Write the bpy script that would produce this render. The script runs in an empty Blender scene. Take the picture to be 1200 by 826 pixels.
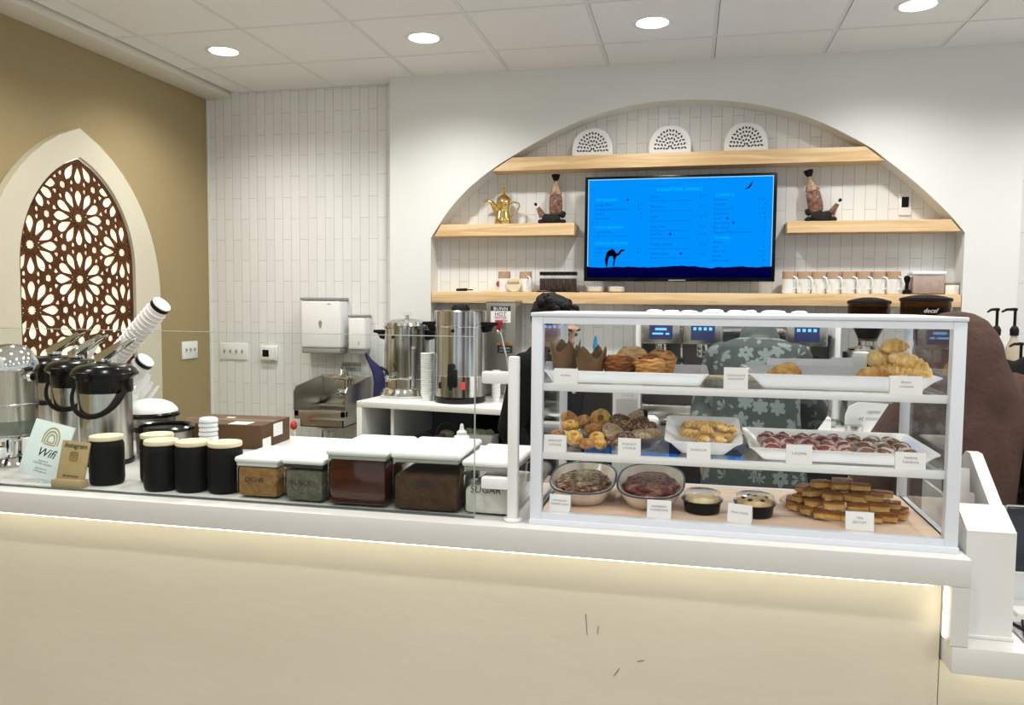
import bpy, bmesh, math, random
from mathutils import Vector, Matrix, noise, Quaternion
PI = math.pi
SC = bpy.context.scene
COL = SC.collection
random.seed(7)

# ------------------------------------------------------------------ camera
FPX, YAW, PITCH, ROLL, ZC = 933.41, -0.2190, -0.0633, 0.0085, 1.58
cy, sy, cp, sp = math.cos(YAW), math.sin(YAW), math.cos(PITCH), math.sin(PITCH)
FW = Vector((sy*cp, cy*cp, sp)); R0 = Vector((cy, -sy, 0)); U0 = R0.cross(FW)
RT = math.cos(ROLL)*R0 + math.sin(ROLL)*U0
UP = -math.sin(ROLL)*R0 + math.cos(ROLL)*U0
cam_d = bpy.data.cameras.new('camera'); cam_d.sensor_width = 36; cam_d.lens = FPX*36/1200
cam_d.clip_start = 0.05; cam_d.clip_end = 100
cam = bpy.data.objects.new('camera', cam_d); COL.objects.link(cam)
mw = Matrix((( RT.x, UP.x, -FW.x, 0), (RT.y, UP.y, -FW.y, 0), (RT.z, UP.z, -FW.z, ZC), (0, 0, 0, 1)))
cam.matrix_world = mw
SC.camera = cam
def ray(x, y): return RT*((x-600)/FPX) - UP*((y-413)/FPX) + FW
def at(x, y, Y):
    d = ray(x, y); return d*(Y/d.y) + Vector((0, 0, ZC))
def atz(x, y, z):
    d = ray(x, y); return d*((z-ZC)/d.z) + Vector((0, 0, ZC))

# ------------------------------------------------------------------ materials
MATS = {}
def nodes_of(m):
    m.use_nodes = True
    nt = m.node_tree; nt.nodes.clear()
    out = nt.nodes.new('ShaderNodeOutputMaterial')
    return nt, out
def mat(name, col=(.8, .8, .8), rough=.5, metal=0, col2=None, scale=8, bump=0, bscale=None, detail=4, stretch=None,
        emit=None, estr=1, coat=0, spec=.5, sheen=0, trans=0, sss=0, contrast=.5):
    if name in MATS: return MATS[name]
    m = bpy.data.materials.new(name); nt, out = nodes_of(m); N = nt.nodes; L = nt.links
    b = N.new('ShaderNodeBsdfPrincipled'); L.new(b.outputs[0], out.inputs[0])
    b.inputs['Base Color'].default_value = (*col, 1); b.inputs['Roughness'].default_value = rough
    b.inputs['Metallic'].default_value = metal; b.inputs['Specular IOR Level'].default_value = spec
    b.inputs['Coat Weight'].default_value = coat; b.inputs['Sheen Weight'].default_value = sheen
    b.inputs['Transmission Weight'].default_value = trans
    if sss:
        b.inputs['Subsurface Weight'].default_value = sss; b.inputs['Subsurface Radius'].default_value = (.01, .006, .003)
    if emit:
        b.inputs['Emission Color'].default_value = (*emit, 1); b.inputs['Emission Strength'].default_value = estr
    tc = N.new('ShaderNodeTexCoord'); mp = N.new('ShaderNodeMapping'); L.new(tc.outputs['Object'], mp.inputs[0])
    if stretch: mp.inputs['Scale'].default_value = stretch
    if col2:
        nz = N.new('ShaderNodeTexNoise'); nz.inputs['Scale'].default_value = scale; nz.inputs['Detail'].default_value = detail
        L.new(mp.outputs[0], nz.inputs['Vector'])
        r = N.new('ShaderNodeValToRGB'); r.color_ramp.elements[0].color = (*col, 1); r.color_ramp.elements[1].color = (*col2, 1)
        r.color_ramp.elements[0].position = .5-contrast*.35; r.color_ramp.elements[1].position = .5+contrast*.35
        L.new(nz.outputs[0], r.inputs[0]); L.new(r.outputs[0], b.inputs['Base Color'])
    if bump:
        nb = N.new('ShaderNodeTexNoise'); nb.inputs['Scale'].default_value = bscale or scale; nb.inputs['Detail'].default_value = 6
        L.new(mp.outputs[0], nb.inputs['Vector'])
        bp = N.new('ShaderNodeBump'); bp.inputs['Strength'].default_value = bump; bp.inputs['Distance'].default_value = .02
        L.new(nb.outputs[0], bp.inputs['Height']); L.new(bp.outputs[0], b.inputs['Normal'])
    MATS[name] = m
    return m
def glass(name, tint=(.93, .97, .96), ior=1.45, rough=0.0, refl=1.0):
    """thin clear pane: lets light through, mirrors at grazing angles"""
    if name in MATS: return MATS[name]
    m = bpy.data.materials.new(name); nt, out = nodes_of(m); N = nt.nodes; L = nt.links
    tr = N.new('ShaderNodeBsdfTransparent'); tr.inputs[0].default_value = (*tint, 1)
    gl = N.new('ShaderNodeBsdfGlossy'); gl.inputs['Roughness'].default_value = rough
    gl.inputs[0].default_value = (refl, refl, refl, 1)
    lw = N.new('ShaderNodeLayerWeight'); lw.inputs[0].default_value = .5
    pw = N.new('ShaderNodeMath'); pw.operation = 'POWER'; pw.inputs[1].default_value = 5; L.new(lw.outputs['Facing'], pw.inputs[0])
    f0 = ((ior-1)/(ior+1))**2*.14
    fr = N.new('ShaderNodeMath'); fr.operation = 'MULTIPLY_ADD'; fr.inputs[1].default_value = .9-f0; fr.inputs[2].default_value = f0; L.new(pw.outputs[0], fr.inputs[0])
    mx = N.new('ShaderNodeMixShader'); L.new(fr.outputs[0], mx.inputs[0]); L.new(tr.outputs[0], mx.inputs[1]); L.new(gl.outputs[0], mx.inputs[2])
    L.new(mx.outputs[0], out.inputs[0]); MATS[name] = m
    return m
def tile_mat(name, axis='x'):
    m = bpy.data.materials.new(name); nt, out = nodes_of(m); N = nt.nodes; L = nt.links
    b = N.new('ShaderNodeBsdfPrincipled'); L.new(b.outputs[0], out.inputs[0])
    b.inputs['Roughness'].default_value = .28
    tc = N.new('ShaderNodeTexCoord'); sx = N.new('ShaderNodeSeparateXYZ'); cx = N.new('ShaderNodeCombineXYZ')
    L.new(tc.outputs['Object'], sx.inputs[0])
    L.new(sx.outputs['Z'], cx.inputs['X'])
    ad = N.new('ShaderNodeMath'); ad.operation = 'ADD'; ad.inputs[1].default_value = 3.31+.0635*4
    L.new(sx.outputs['X' if axis == 'x' else 'Y'], ad.inputs[0]); L.new(ad.outputs[0], cx.inputs['Y'])
    br = N.new('ShaderNodeTexBrick'); L.new(cx.outputs[0], br.inputs['Vector'])
    br.offset = .5; br.inputs['Scale'].default_value = 1; br.inputs['Brick Width'].default_value = .285; br.inputs['Row Height'].default_value = .0632
    br.inputs['Mortar Size'].default_value = .0011; br.inputs['Mortar Smooth'].default_value = .3; br.inputs['Bias'].default_value = -.2
    br.inputs['Color1'].default_value = (.80, .81, .80, 1); br.inputs['Color2'].default_value = (.76, .77, .76, 1); br.inputs['Mortar'].default_value = (.36, .35, .33, 1)
    L.new(br.outputs['Color'], b.inputs['Base Color'])
    iv = N.new('ShaderNodeMath'); iv.operation = 'SUBTRACT'; iv.inputs[0].default_value = 1; L.new(br.outputs['Fac'], iv.inputs[1])
    nz = N.new('ShaderNodeTexNoise'); nz.inputs['Scale'].default_value = 9; L.new(tc.outputs['Object'], nz.inputs['Vector'])
    a2 = N.new('ShaderNodeMath'); a2.operation = 'MULTIPLY_ADD'; a2.inputs[1].default_value = .12; L.new(nz.outputs[0], a2.inputs[0]); L.new(iv.outputs[0], a2.inputs[2])
    bp = N.new('ShaderNodeBump'); bp.inputs['Strength'].default_value = .35; bp.inputs['Distance'].default_value = .004
    L.new(a2.outputs[0], bp.inputs['Height']); L.new(bp.outputs[0], b.inputs['Normal'])
    MATS[name] = m
    return m
def wood_mat(name, c1, c2, rough=.5, axis='X', scale=1.0, dist=3.0):
    if name in MATS: return MATS[name]
    m = bpy.data.materials.new(name); nt, out = nodes_of(m); N = nt.nodes; L = nt.links
    b = N.new('ShaderNodeBsdfPrincipled'); L.new(b.outputs[0], out.inputs[0]); b.inputs['Roughness'].default_value = rough
    tc = N.new('ShaderNodeTexCoord'); mp = N.new('ShaderNodeMapping'); L.new(tc.outputs['Object'], mp.inputs[0])
    mp.inputs['Scale'].default_value = (.9*scale, 14*scale, 14*scale) if axis == 'X' else (14*scale, .9*scale, 14*scale)
    nz = N.new('ShaderNodeTexNoise'); nz.inputs['Scale'].default_value = 2.2; nz.inputs['Detail'].default_value = 6; nz.inputs['Distortion'].default_value = dist*.25
    L.new(mp.outputs[0], nz.inputs['Vector'])
    r = N.new('ShaderNodeValToRGB'); r.color_ramp.elements[0].color = (*c1, 1); r.color_ramp.elements[1].color = (*c2, 1)
    r.color_ramp.elements[0].position = .36; r.color_ramp.elements[1].position = .62
    L.new(nz.outputs[0], r.inputs[0]); L.new(r.outputs[0], b.inputs['Base Color'])
    MATS[name] = m
    return m
def bake_mat(name, cols, scale=30, bump=.5, rough=.55, gen=.55, coat=0, bscale=60, det=5, stretch=None):
    """pastry crust: noise broken brown, paler where it did not catch the heat (generated height)"""
    if name in MATS: return MATS[name]
    m = bpy.data.materials.new(name); nt, out = nodes_of(m); N = nt.nodes; L = nt.links
    b = N.new('ShaderNodeBsdfPrincipled'); L.new(b.outputs[0], out.inputs[0]); b.inputs['Roughness'].default_value = rough
    b.inputs['Coat Weight'].default_value = coat*.5; b.inputs['Coat Roughness'].default_value = .3; b.inputs['Specular IOR Level'].default_value = .25
    scale *= 3; bscale *= 3
    tc = N.new('ShaderNodeTexCoord'); mp = N.new('ShaderNodeMapping'); L.new(tc.outputs['Object'], mp.inputs[0])
    if stretch: mp.inputs['Scale'].default_value = stretch
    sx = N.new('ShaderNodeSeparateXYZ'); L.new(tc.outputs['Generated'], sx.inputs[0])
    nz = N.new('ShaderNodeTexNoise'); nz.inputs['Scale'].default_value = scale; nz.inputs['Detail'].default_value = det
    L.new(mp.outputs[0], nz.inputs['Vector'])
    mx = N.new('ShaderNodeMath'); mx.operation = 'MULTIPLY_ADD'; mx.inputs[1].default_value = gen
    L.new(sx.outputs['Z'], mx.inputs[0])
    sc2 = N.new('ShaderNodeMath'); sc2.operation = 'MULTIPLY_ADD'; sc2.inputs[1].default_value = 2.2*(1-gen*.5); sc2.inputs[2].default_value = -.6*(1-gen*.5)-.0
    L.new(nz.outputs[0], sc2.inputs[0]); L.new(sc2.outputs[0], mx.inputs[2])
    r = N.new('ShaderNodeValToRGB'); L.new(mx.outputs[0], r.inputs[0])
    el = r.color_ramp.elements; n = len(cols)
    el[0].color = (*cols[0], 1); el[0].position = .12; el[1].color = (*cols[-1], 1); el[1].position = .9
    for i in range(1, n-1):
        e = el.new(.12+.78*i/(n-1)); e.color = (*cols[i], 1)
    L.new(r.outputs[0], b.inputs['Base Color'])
    nb = N.new('ShaderNodeTexNoise'); nb.inputs['Scale'].default_value = bscale; nb.inputs['Detail'].default_value = 5; L.new(mp.outputs[0], nb.inputs['Vector'])
    bp = N.new('ShaderNodeBump'); bp.inputs['Strength'].default_value = bump; bp.inputs['Distance'].default_value = .006
    L.new(nb.outputs[0], bp.inputs['Height']); L.new(bp.outputs[0], b.inputs['Normal'])
    MATS[name] = m
    return m
def biscuit_mat(name):
    m = bpy.data.materials.new(name); nt, out = nodes_of(m); N = nt.nodes; L = nt.links
    b = N.new('ShaderNodeBsdfPrincipled'); L.new(b.outputs[0], out.inputs[0]); b.inputs['Roughness'].default_value = .38
    tc = N.new('ShaderNodeTexCoord'); sx = N.new('ShaderNodeSeparateXYZ'); L.new(tc.outputs['Generated'], sx.inputs[0])
    nz = N.new('ShaderNodeTexNoise'); nz.inputs['Scale'].default_value = 45; nz.inputs['Detail'].default_value = 4; L.new(tc.outputs['Object'], nz.inputs['Vector'])
    ad = N.new('ShaderNodeMath'); ad.operation = 'MULTIPLY_ADD'; ad.inputs[1].default_value = .35; L.new(nz.outputs[0], ad.inputs[0]); L.new(sx.outputs['Z'], ad.inputs[2])
    dv = N.new('ShaderNodeMath'); dv.operation = 'DIVIDE'; dv.inputs[1].default_value = 1.35; L.new(ad.outputs[0], dv.inputs[0]); ad = dv
    r = N.new('ShaderNodeValToRGB'); L.new(ad.outputs[0], r.inputs[0]); e = r.color_ramp.elements
    e[0].position = .11; e[0].color = (.50, .25, .07, 1); e[1].position = .86; e[1].color = (.17, .055, .012, 1)
    for p, c in ((.24, (.76, .50, .18)), (.58, (.70, .40, .11)), (.72, (.34, .12, .022))): q = e.new(p); q.color = (*c, 1)
    L.new(r.outputs[0], b.inputs['Base Color'])
    nb = N.new('ShaderNodeTexNoise'); nb.inputs['Scale'].default_value = 90; L.new(tc.outputs['Object'], nb.inputs['Vector'])
    bp = N.new('ShaderNodeBump'); bp.inputs['Strength'].default_value = .5; bp.inputs['Distance'].default_value = .004; L.new(nb.outputs[0], bp.inputs['Height']); L.new(bp.outputs[0], b.inputs['Normal'])
    MATS[name] = m
    return m
def floral_mat(name):
    m = bpy.data.materials.new(name); nt, out = nodes_of(m); N = nt.nodes; L = nt.links
    b = N.new('ShaderNodeBsdfPrincipled'); L.new(b.outputs[0], out.inputs[0]); b.inputs['Roughness'].default_value = .85
    tc = N.new('ShaderNodeTexCoord')
    def math_(op, a, bb=None, c=None):
        n = N.new('ShaderNodeMath'); n.operation = op
        for i, v in enumerate((a, bb, c)):
            if v is None: continue
            if isinstance(v, (int, float)): n.inputs[i].default_value = v
            else: L.new(v, n.inputs[i])
        return n.outputs[0]
    vo = N.new('ShaderNodeTexVoronoi'); vo.inputs['Scale'].default_value = 14; vo.inputs['Randomness'].default_value = .55
    L.new(tc.outputs['Object'], vo.inputs['Vector'])
    # flower: distance to the cell point modulated by petals around it
    sb = N.new('ShaderNodeVectorMath'); sb.operation = 'SUBTRACT'; L.new(tc.outputs['Object'], sb.inputs[0]); L.new(vo.outputs['Position'], sb.inputs[1])
    sx = N.new('ShaderNodeSeparateXYZ'); L.new(sb.outputs[0], sx.inputs[0])
    ang = math_('ARCTAN2', sx.outputs['Z'], sx.outputs['X'])
    pet = math_('ABSOLUTE', math_('SINE', math_('MULTIPLY', ang, 3)))
    lim = math_('MULTIPLY_ADD', pet, .20, .30)
    d = vo.outputs['Distance']
    inside = math_('LESS_THAN', d, lim)
    core = math_('LESS_THAN', d, .09)
    fac = math_('SUBTRACT', inside, core)
    r = N.new('ShaderNodeMix'); r.data_type = 'RGBA'
    r.inputs[6].default_value = (.032, .042, .040, 1); r.inputs[7].default_value = (.145, .18, .175, 1)
    L.new(fac, r.inputs[0]); L.new(r.outputs[2], b.inputs['Base Color'])
    MATS[name] = m
    return m

# ------------------------------------------------------------------ mesh builder
class MB:
    def __init__(s): s.bm = bmesh.new(); s.mi = 0
    def merge(s, b2, M=None):
        if M is not None: bmesh.ops.transform(b2, matrix=M, verts=b2.verts)
        for f in b2.faces: f.material_index = s.mi
        me = bpy.data.meshes.new('tmp'); b2.to_mesh(me); b2.free()
        s.bm.from_mesh(me); bpy.data.meshes.remove(me)
        return s
    def box(s, x0, x1, y0, y1, z0, z1, b=0, seg=2, M=None):
        t = bmesh.new(); bmesh.ops.create_cube(t, size=1)
        bmesh.ops.transform(t, matrix=Matrix.Translation(((x0+x1)/2, (y0+y1)/2, (z0+z1)/2)) @ Matrix.Diagonal((abs(x1-x0), abs(y1-y0), abs(z1-z0), 1)), verts=t.verts)
        if b: bmesh.ops.bevel(t, geom=t.edges[:], offset=b, segments=seg, profile=.5, affect='EDGES')
        return s.merge(t, M)
    def lathe(s, prof, seg=32, c=(0, 0, 0), M=None, rfun=None, close=True):
        t = bmesh.new(); rings = []
        for (r, z) in prof:
            ring = []
            for k in range(seg):
                a = 2*PI*k/seg; rr = r*(rfun(a, z) if rfun else 1)
                ring.append(t.verts.new((c[0]+rr*math.cos(a), c[1]+rr*math.sin(a), c[2]+z)))
            rings.append(ring)
        for a, b in zip(rings, rings[1:]):
            for k in range(seg): t.faces.new((a[k], a[(k+1) % seg], b[(k+1) % seg], b[k]))
        if close:
            if prof[0][0] > 1e-5: t.faces.new(rings[0][::-1])
            if prof[-1][0] > 1e-5: t.faces.new(rings[-1])
        bmesh.ops.remove_doubles(t, verts=t.verts, dist=1e-6)
        bmesh.ops.recalc_face_normals(t, faces=t.faces)
        return s.merge(t, M)
    def cyl(s, c, r, h, seg=24, M=None, b=0):
        if b: return s.lathe([(0, 0), (r-b, 0), (r, b), (r, h-b), (r-b, h), (0, h)], seg, c, M)
        return s.lathe([(r, 0), (r, h)], seg, c, M)
    def tube(s, pts, r, seg=10, M=None, cap=True, closed=False):
        pts = [Vector(p) for p in pts]; n = len(pts)
        rs = r if isinstance(r, list) else [r]*n
        t = bmesh.new(); rings = []; prev = None
        for i, p in enumerate(pts):
            if closed: d = pts[(i+1) % n]-pts[i-1]
            else: d = pts[min(i+1, n-1)]-pts[max(i-1, 0)]
            d.normalize()
            if prev is None:
                u = d.orthogonal().normalized()
            else:
                u = (prev-d*prev.dot(d))
                u = u.normalized() if u.length > 1e-6 else d.orthogonal().normalized()
            prev = u; v = d.cross(u)
            ring = []
            for k in range(seg):
                a = 2*PI*k/seg; q = rs[i]
                qa, qb = q if isinstance(q, tuple) else (q, q)
                ring.append(t.verts.new(p+u*qa*math.cos(a)+v*qb*math.sin(a)))
            rings.append(ring)
        rr = list(zip(rings, rings[1:]))
        if closed: rr.append((rings[-1], rings[0]))
        for a, b in rr:
            for k in range(seg): t.faces.new((a[k], a[(k+1) % seg], b[(k+1) % seg], b[k]))
        if cap and not closed: t.faces.new(rings[0][::-1]); t.faces.new(rings[-1])
        bmesh.ops.recalc_face_normals(t, faces=t.faces)
        return s.merge(t, M)
    def prism(s, poly, h0, h1, plane='xz', M=None, b=0):
        """poly in the named plane, extruded along the remaining axis from h0 to h1"""
        t = bmesh.new()
        f3 = {'xz': lambda a, c, h: (a, h, c), 'xy': lambda a, c, h: (a, c, h), 'yz': lambda a, c, h: (h, a, c)}[plane]
        lo = [t.verts.new(f3(a, c, h0)) for a, c in poly]; hi = [t.verts.new(f3(a, c, h1)) for a, c in poly]
        n = len(poly); t.faces.new(lo); t.faces.new(hi[::-1])
        for k in range(n): t.faces.new((lo[k], hi[k], hi[(k+1) % n], lo[(k+1) % n]))
        bmesh.ops.recalc_face_normals(t, faces=t.faces)
        if b: bmesh.ops.bevel(t, geom=t.edges[:], offset=b, segments=2, profile=.5, affect='EDGES')
        return s.merge(t, M)
    def ring_prism(s, outer, inner, h0, h1, plane='xz', M=None, closed=True):
        """band between two polylines of equal length, extruded"""
        t = bmesh.new()
        f3 = {'xz': lambda a, c, h: (a, h, c), 'xy': lambda a, c, h: (a, c, h), 'yz': lambda a, c, h: (h, a, c)}[plane]
        n = len(outer)
        V = [[t.verts.new(f3(a, c, h)) for a, c in P] for P in (outer, inner) for h in (h0, h1)]
        o0, o1, i0, i1 = V
        rng = range(n) if closed else range(n-1)
        for k in rng:
            j = (k+1) % n
            t.faces.new((o0[k], o0[j], i0[j], i0[k])); t.faces.new((o1[k], i1[k], i1[j], o1[j]))
            t.faces.new((o0[k], o1[k], o1[j], o0[j])); t.faces.new((i0[k], i0[j], i1[j], i1[k]))
        if not closed:
            for k in (0, n-1): t.faces.new((o0[k], i0[k], i1[k], o1[k]))
        bmesh.ops.recalc_face_normals(t, faces=t.faces)
        return s.merge(t, M)
    def blob(s, c, rad, seed=0, amp=.1, freq=2, sub=3, M=None, fn=None):
        t = bmesh.new(); bmesh.ops.create_icosphere(t, subdivisions=sub, radius=1)
        for v in t.verts:
            q = v.co.normalized()
            k = 1+amp*noise.noise(q*freq+Vector((seed*7.3, seed*3.1, seed*1.7)))+amp*.5*noise.noise(q*freq*2.3+Vector((seed*2.3, seed*5.1, 9)))
            q = q*k
            if fn: q = fn(q)
            v.co = Vector((q.x*rad[0], q.y*rad[1], q.z*rad[2]))
        T = Matrix.Translation(c)
        return s.merge(t, T if M is None else M @ T)
    def text(s, body, size, M, align='CENTER', shear=0, ext=.0004, space=1, line=1):
        cu = bpy.data.curves.new('t', 'FONT'); cu.body = body; cu.size = size; cu.align_x = align; cu.shear = shear; cu.extrude = ext
        cu.space_character = space; cu.space_line = line; cu.resolution_u = 2
        o = bpy.data.objects.new('t', cu); COL.objects.link(o)
        dg = bpy.context.evaluated_depsgraph_get(); me = bpy.data.meshes.new_from_object(o.evaluated_get(dg))
        t = bmesh.new(); t.from_mesh(me); bpy.data.objects.remove(o); bpy.data.curves.remove(cu); bpy.data.meshes.remove(me)
        return s.merge(t, M)
    def build(s, name, mats, parent=None, loc=None, rotz=0, angle=35, smooth=True, sub=0):
        me = bpy.data.meshes.new(name); s.bm.to_mesh(me); s.bm.free()
        for m in (mats if isinstance(mats, (list, tuple)) else [mats]): me.materials.append(m)
        if smooth:
            for p in me.polygons: p.use_smooth = True
            me.set_sharp_from_angle(angle=math.radians(angle))
        o = bpy.data.objects.new(name, me); COL.objects.link(o)
        if parent: o.parent = parent
        if loc is not None: o.location = loc
        if rotz: o.rotation_euler.z = rotz
        if sub:
            md = o.modifiers.new('smooth', 'SUBSURF'); md.levels = sub; md.render_levels = sub
        return o
TXT = Matrix.Rotation(PI/2, 4, 'X')        # lettering stood upright, facing the room
def TR(x, y, z): return Matrix.Translation((x, y, z))
def tag(o, label=None, cat=None, group=None, kind=None):
    if label: o['label'] = label
    if cat: o['category'] = cat
    if group: o['group'] = group
    if kind: o['kind'] = kind
    return o
def thing(name, label, cat, loc=(0, 0, 0), rotz=0, group=None):
    o = bpy.data.objects.new(name, None); COL.objects.link(o); o.location = loc; o.rotation_euler.z = rotz
    o.empty_display_size = .05
    return tag(o, label, cat, group)
def struct(o): o['kind'] = 'structure'; return o
def dup(o, loc=None, rotz=None, label=None):
    c = o.copy(); COL.objects.link(c)
    for ch in list(o.children):
        d = dup(ch); d.parent = c
    if loc is not None: c.location = loc
    if rotz is not None: c.rotation_euler.z = rotz
    if label: c['label'] = label
    return c

# common materials
white = mat('white_paint', (.78, .785, .77), .45)
gloss_white = mat('glossy_white', (.82, .83, .83), .22)
plastic_white = mat('white_plastic', (.84, .85, .85), .35)
ceramic = mat('white_ceramic', (.85, .84, .81), .15)
black = mat('matte_black', (.004, .004, .005), .55, spec=.2)
gloss_black = mat('glossy_black', (.003, .003, .004), .2, spec=.25)
steel = mat('brushed_steel', (.62, .60, .56), .26, 1, col2=(.52, .50, .46), scale=6, stretch=(20, 20, .3))
chrome = mat('chrome', (.82, .82, .82), .08, 1)
dark_steel = mat('dull_steel', (.40, .39, .36), .38, 1, col2=(.32, .31, .28), scale=5)
pine = wood_mat('pine_wood', (.80, .60, .36), (.62, .41, .19), .5)
pale_wood = wood_mat('pale_wood', (.85, .72, .52), (.74, .59, .38), .55)
hair_m = mat('hair_black', (.004, .003, .003), .7, spec=.15)
ink = mat('ink', (.02, .02, .03), .6)
grey_ink = mat('grey_ink', (.25, .25, .26), .6)
pane = glass('clear_pane', (.985, .99, .99))
clear_plastic = glass('clear_plastic', (.97, .975, .975), 1.4, .03)
skin_m = mat('skin', (.55, .33, .23), .5, sss=.1, col2=(.50, .28, .19), scale=20)
# ================================================================== SETTING
YW, YF, XL, CEIL = 5.04, 4.89, -3.31, 3.003
floor_m = mat('floor_tile', (.48, .46, .42), .45, col2=(.43, .41, .37), scale=2)
struct(MB().box(XL-.2, 5, -4, 5.3, -.1, 0).build('floor', floor_m))
m = MB(); T = .6096; gx, gy = -1.1234, YF
ceil_m = mat('ceiling_tile', (.86, .86, .845), .9, col2=(.83, .83, .815), scale=60, bump=.15, bscale=220)
gap_shade_m = mat('ceiling_gap_shade', (.13, .12, .12), .9)  # dark slab colour stands in for the shadow in the tile recesses
tbar_m = mat('ceiling_bar', (.74, .74, .73), .5)
m.mi = 1; m.box(XL-.2, 5, -4, 5.3, CEIL+.012, CEIL+.1)
m.mi = 0
iy = gy-.4069
rows = [(iy, YW)] + [(iy-(k+1)*T, iy-k*T) for k in range(13)]
for k in range(-5, 10):
    for (a, b) in rows:
        x0, x1 = gx+k*T, gx+(k+1)*T
        if x1 < -3.12: continue
        x0 = max(x0, -3.12)
        m.box(x0+.014, x1-.011, a+.011, b-.006 if b > 4.9 else b-.014, CEIL, CEIL+.02)
struct(m.build('ceiling', [ceil_m, gap_shade_m], smooth=False))
m = MB()
for k in range(-3, 10): m.box(gx+k*T-.0105, gx+k*T+.0105, -4, YW, CEIL+.0015, CEIL+.011)
for (a, b) in rows: m.box(-3.12, 5, a-.0105, a+.0105, CEIL+.002, CEIL+.0105)
struct(m.build('trim_1', tbar_m, smooth=False))
cornice_m = mat('cream_paint', (.74, .71, .62), .5)
struct(MB().box(XL, -3.12, -4, YW, 2.962, CEIL+.02, .004).build('trim_2', cornice_m))
tile_m = tile_mat('wall_tile')
struct(MB().box(XL-.2, 5, YW, YW+.1, 0, CEIL+.05).build('wall_back', tile_m, smooth=False))
khaki = mat('khaki_paint', (.37, .29, .145), .75, col2=(.34, .265, .132), scale=90, bump=.25, bscale=260)
struct(MB().box(XL-.1, XL, -4, YW, 0, CEIL+.05).build('wall_left', khaki, smooth=False))
struct(MB().box(XL, XL+.012, YW-.012, YW, 0, 2.962).build('trim_3', white))
# drywall front with the arched niche
arch = [(-1.626, 1.984), (-1.52, 2.140), (-1.408, 2.264), (-1.30, 2.354), (-1.204, 2.420), (-1.104, 2.480), (-.935, 2.570), (-.762, 2.650), (-.572, 2.718),
        (-.318, 2.768), (-.069, 2.780), (.175, 2.765), (.367, 2.730), (.551, 2.680), (.729, 2.608), (.956, 2.480), (1.057, 2.400), (1.221, 2.262), (1.38, 2.105), (1.479, 1.986)]
def smooth_line(P, n):
    out = []
    for i in range(len(P)-1):
        p0, p1, p2, p3 = [Vector(P[min(max(i+d, 0), len(P)-1)]) for d in (-1, 0, 1, 2)]
        for k in range(n):
            t = k/n; out.append(tuple(.5*((2*p1)+(p2-p0)*t+(2*p0-5*p1+4*p2-p3)*t*t+(3*p1-p0-3*p2+p3)*t**3)))
    return out+[tuple(P[-1])]
arch_s = smooth_line(arch, 4)
open_ = [(-1.626, 0)] + arch_s + [(1.479, 0)]
x0, x1, zt = -1.903, 1.756, CEIL+.05
outer = [(x0, 0), (x0, 1.984)]
for (a, z) in arch_s[1:-1]:
    outer.append((x0+(a+1.626)/(1.479+1.626)*(x1-x0), zt))
outer += [(x1, 1.986), (x1, 0)]
wall_m = mat('soft_white_wall', (.76, .775, .765), .6, col2=(.745, .76, .75), scale=3)
m = MB()
o2 = list(outer); i2 = list(open_)
# corner points so the outline stays square
m.ring_prism([(x0, 0), (x0, 1.984), (x0, zt)] + o2[2:-2] + [(x1, zt), (x1, 1.986), (x1, 0)],
             [i2[0], i2[1], i2[1]] + i2[2:-2] + [i2[-2], i2[-2], i2[-1]], YF, YW, closed=False)
struct(m.build('wall_niche', wall_m, angle=30))
# ------------------------------------------------------------------ ceiling lamps
glow = mat('lamp_glow', (1, 1, 1), .4, emit=(1, .985, .95), estr=14)
lab = {-2.643: 'recessed ceiling downlight nearest the khaki wall', -1.437: 'recessed ceiling downlight second from the khaki wall, above the drywall corner',
       -.218: 'recessed ceiling downlight above the television and arch', 1.024: 'recessed ceiling downlight at the far right of the ceiling, beyond the arch'}
for i, x in enumerate((-2.643, -1.437, -.218, 1.024)):
    t = thing('ceiling_downlight', lab[x], 'ceiling light', (x, 4.195, CEIL), group='recessed downlights in the ceiling')
    MB().lathe([(.078, -.002), (.084, -.006), (.098, -.005), (.104, 0), (.104, .002), (.078, .002)], 40, close=False).build('trim_ring', gloss_white, t)
    MB().lathe([(0, -.004), (.05, -.004), (.078, -.002), (.078, .001), (0, .001)], 40).build('diffuser', glow, t)
def downlight(x, y, e, ang=150, blend=.9, col=(1, .965, .91), r=.07, z=CEIL-.03):
    d = bpy.data.lights.new('downlight_lamp', 'SPOT'); d.energy = e; d.spot_size = math.radians(ang); d.spot_blend = blend; d.color = col; d.shadow_soft_size = r
    o = bpy.data.objects.new('downlight_lamp', d); COL.objects.link(o); o.location = (x, y, z)
for x in (-2.643, -1.437, -.218, 1.024, 2.25): downlight(x, 4.195, 72)
for y, e in ((2.97, 52), (1.75, 40), (.5, 40), (-.8, 40)):
    for x in (-2.643, -1.437, -.218, 1.024, 2.25): downlight(x, y, e)
w = bpy.data.worlds.new('world'); SC.world = w; w.use_nodes = True
w.node_tree.nodes['Background'].inputs[0].default_value = (.93, .97, 1, 1); w.node_tree.nodes['Background'].inputs[1].default_value = .72

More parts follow.
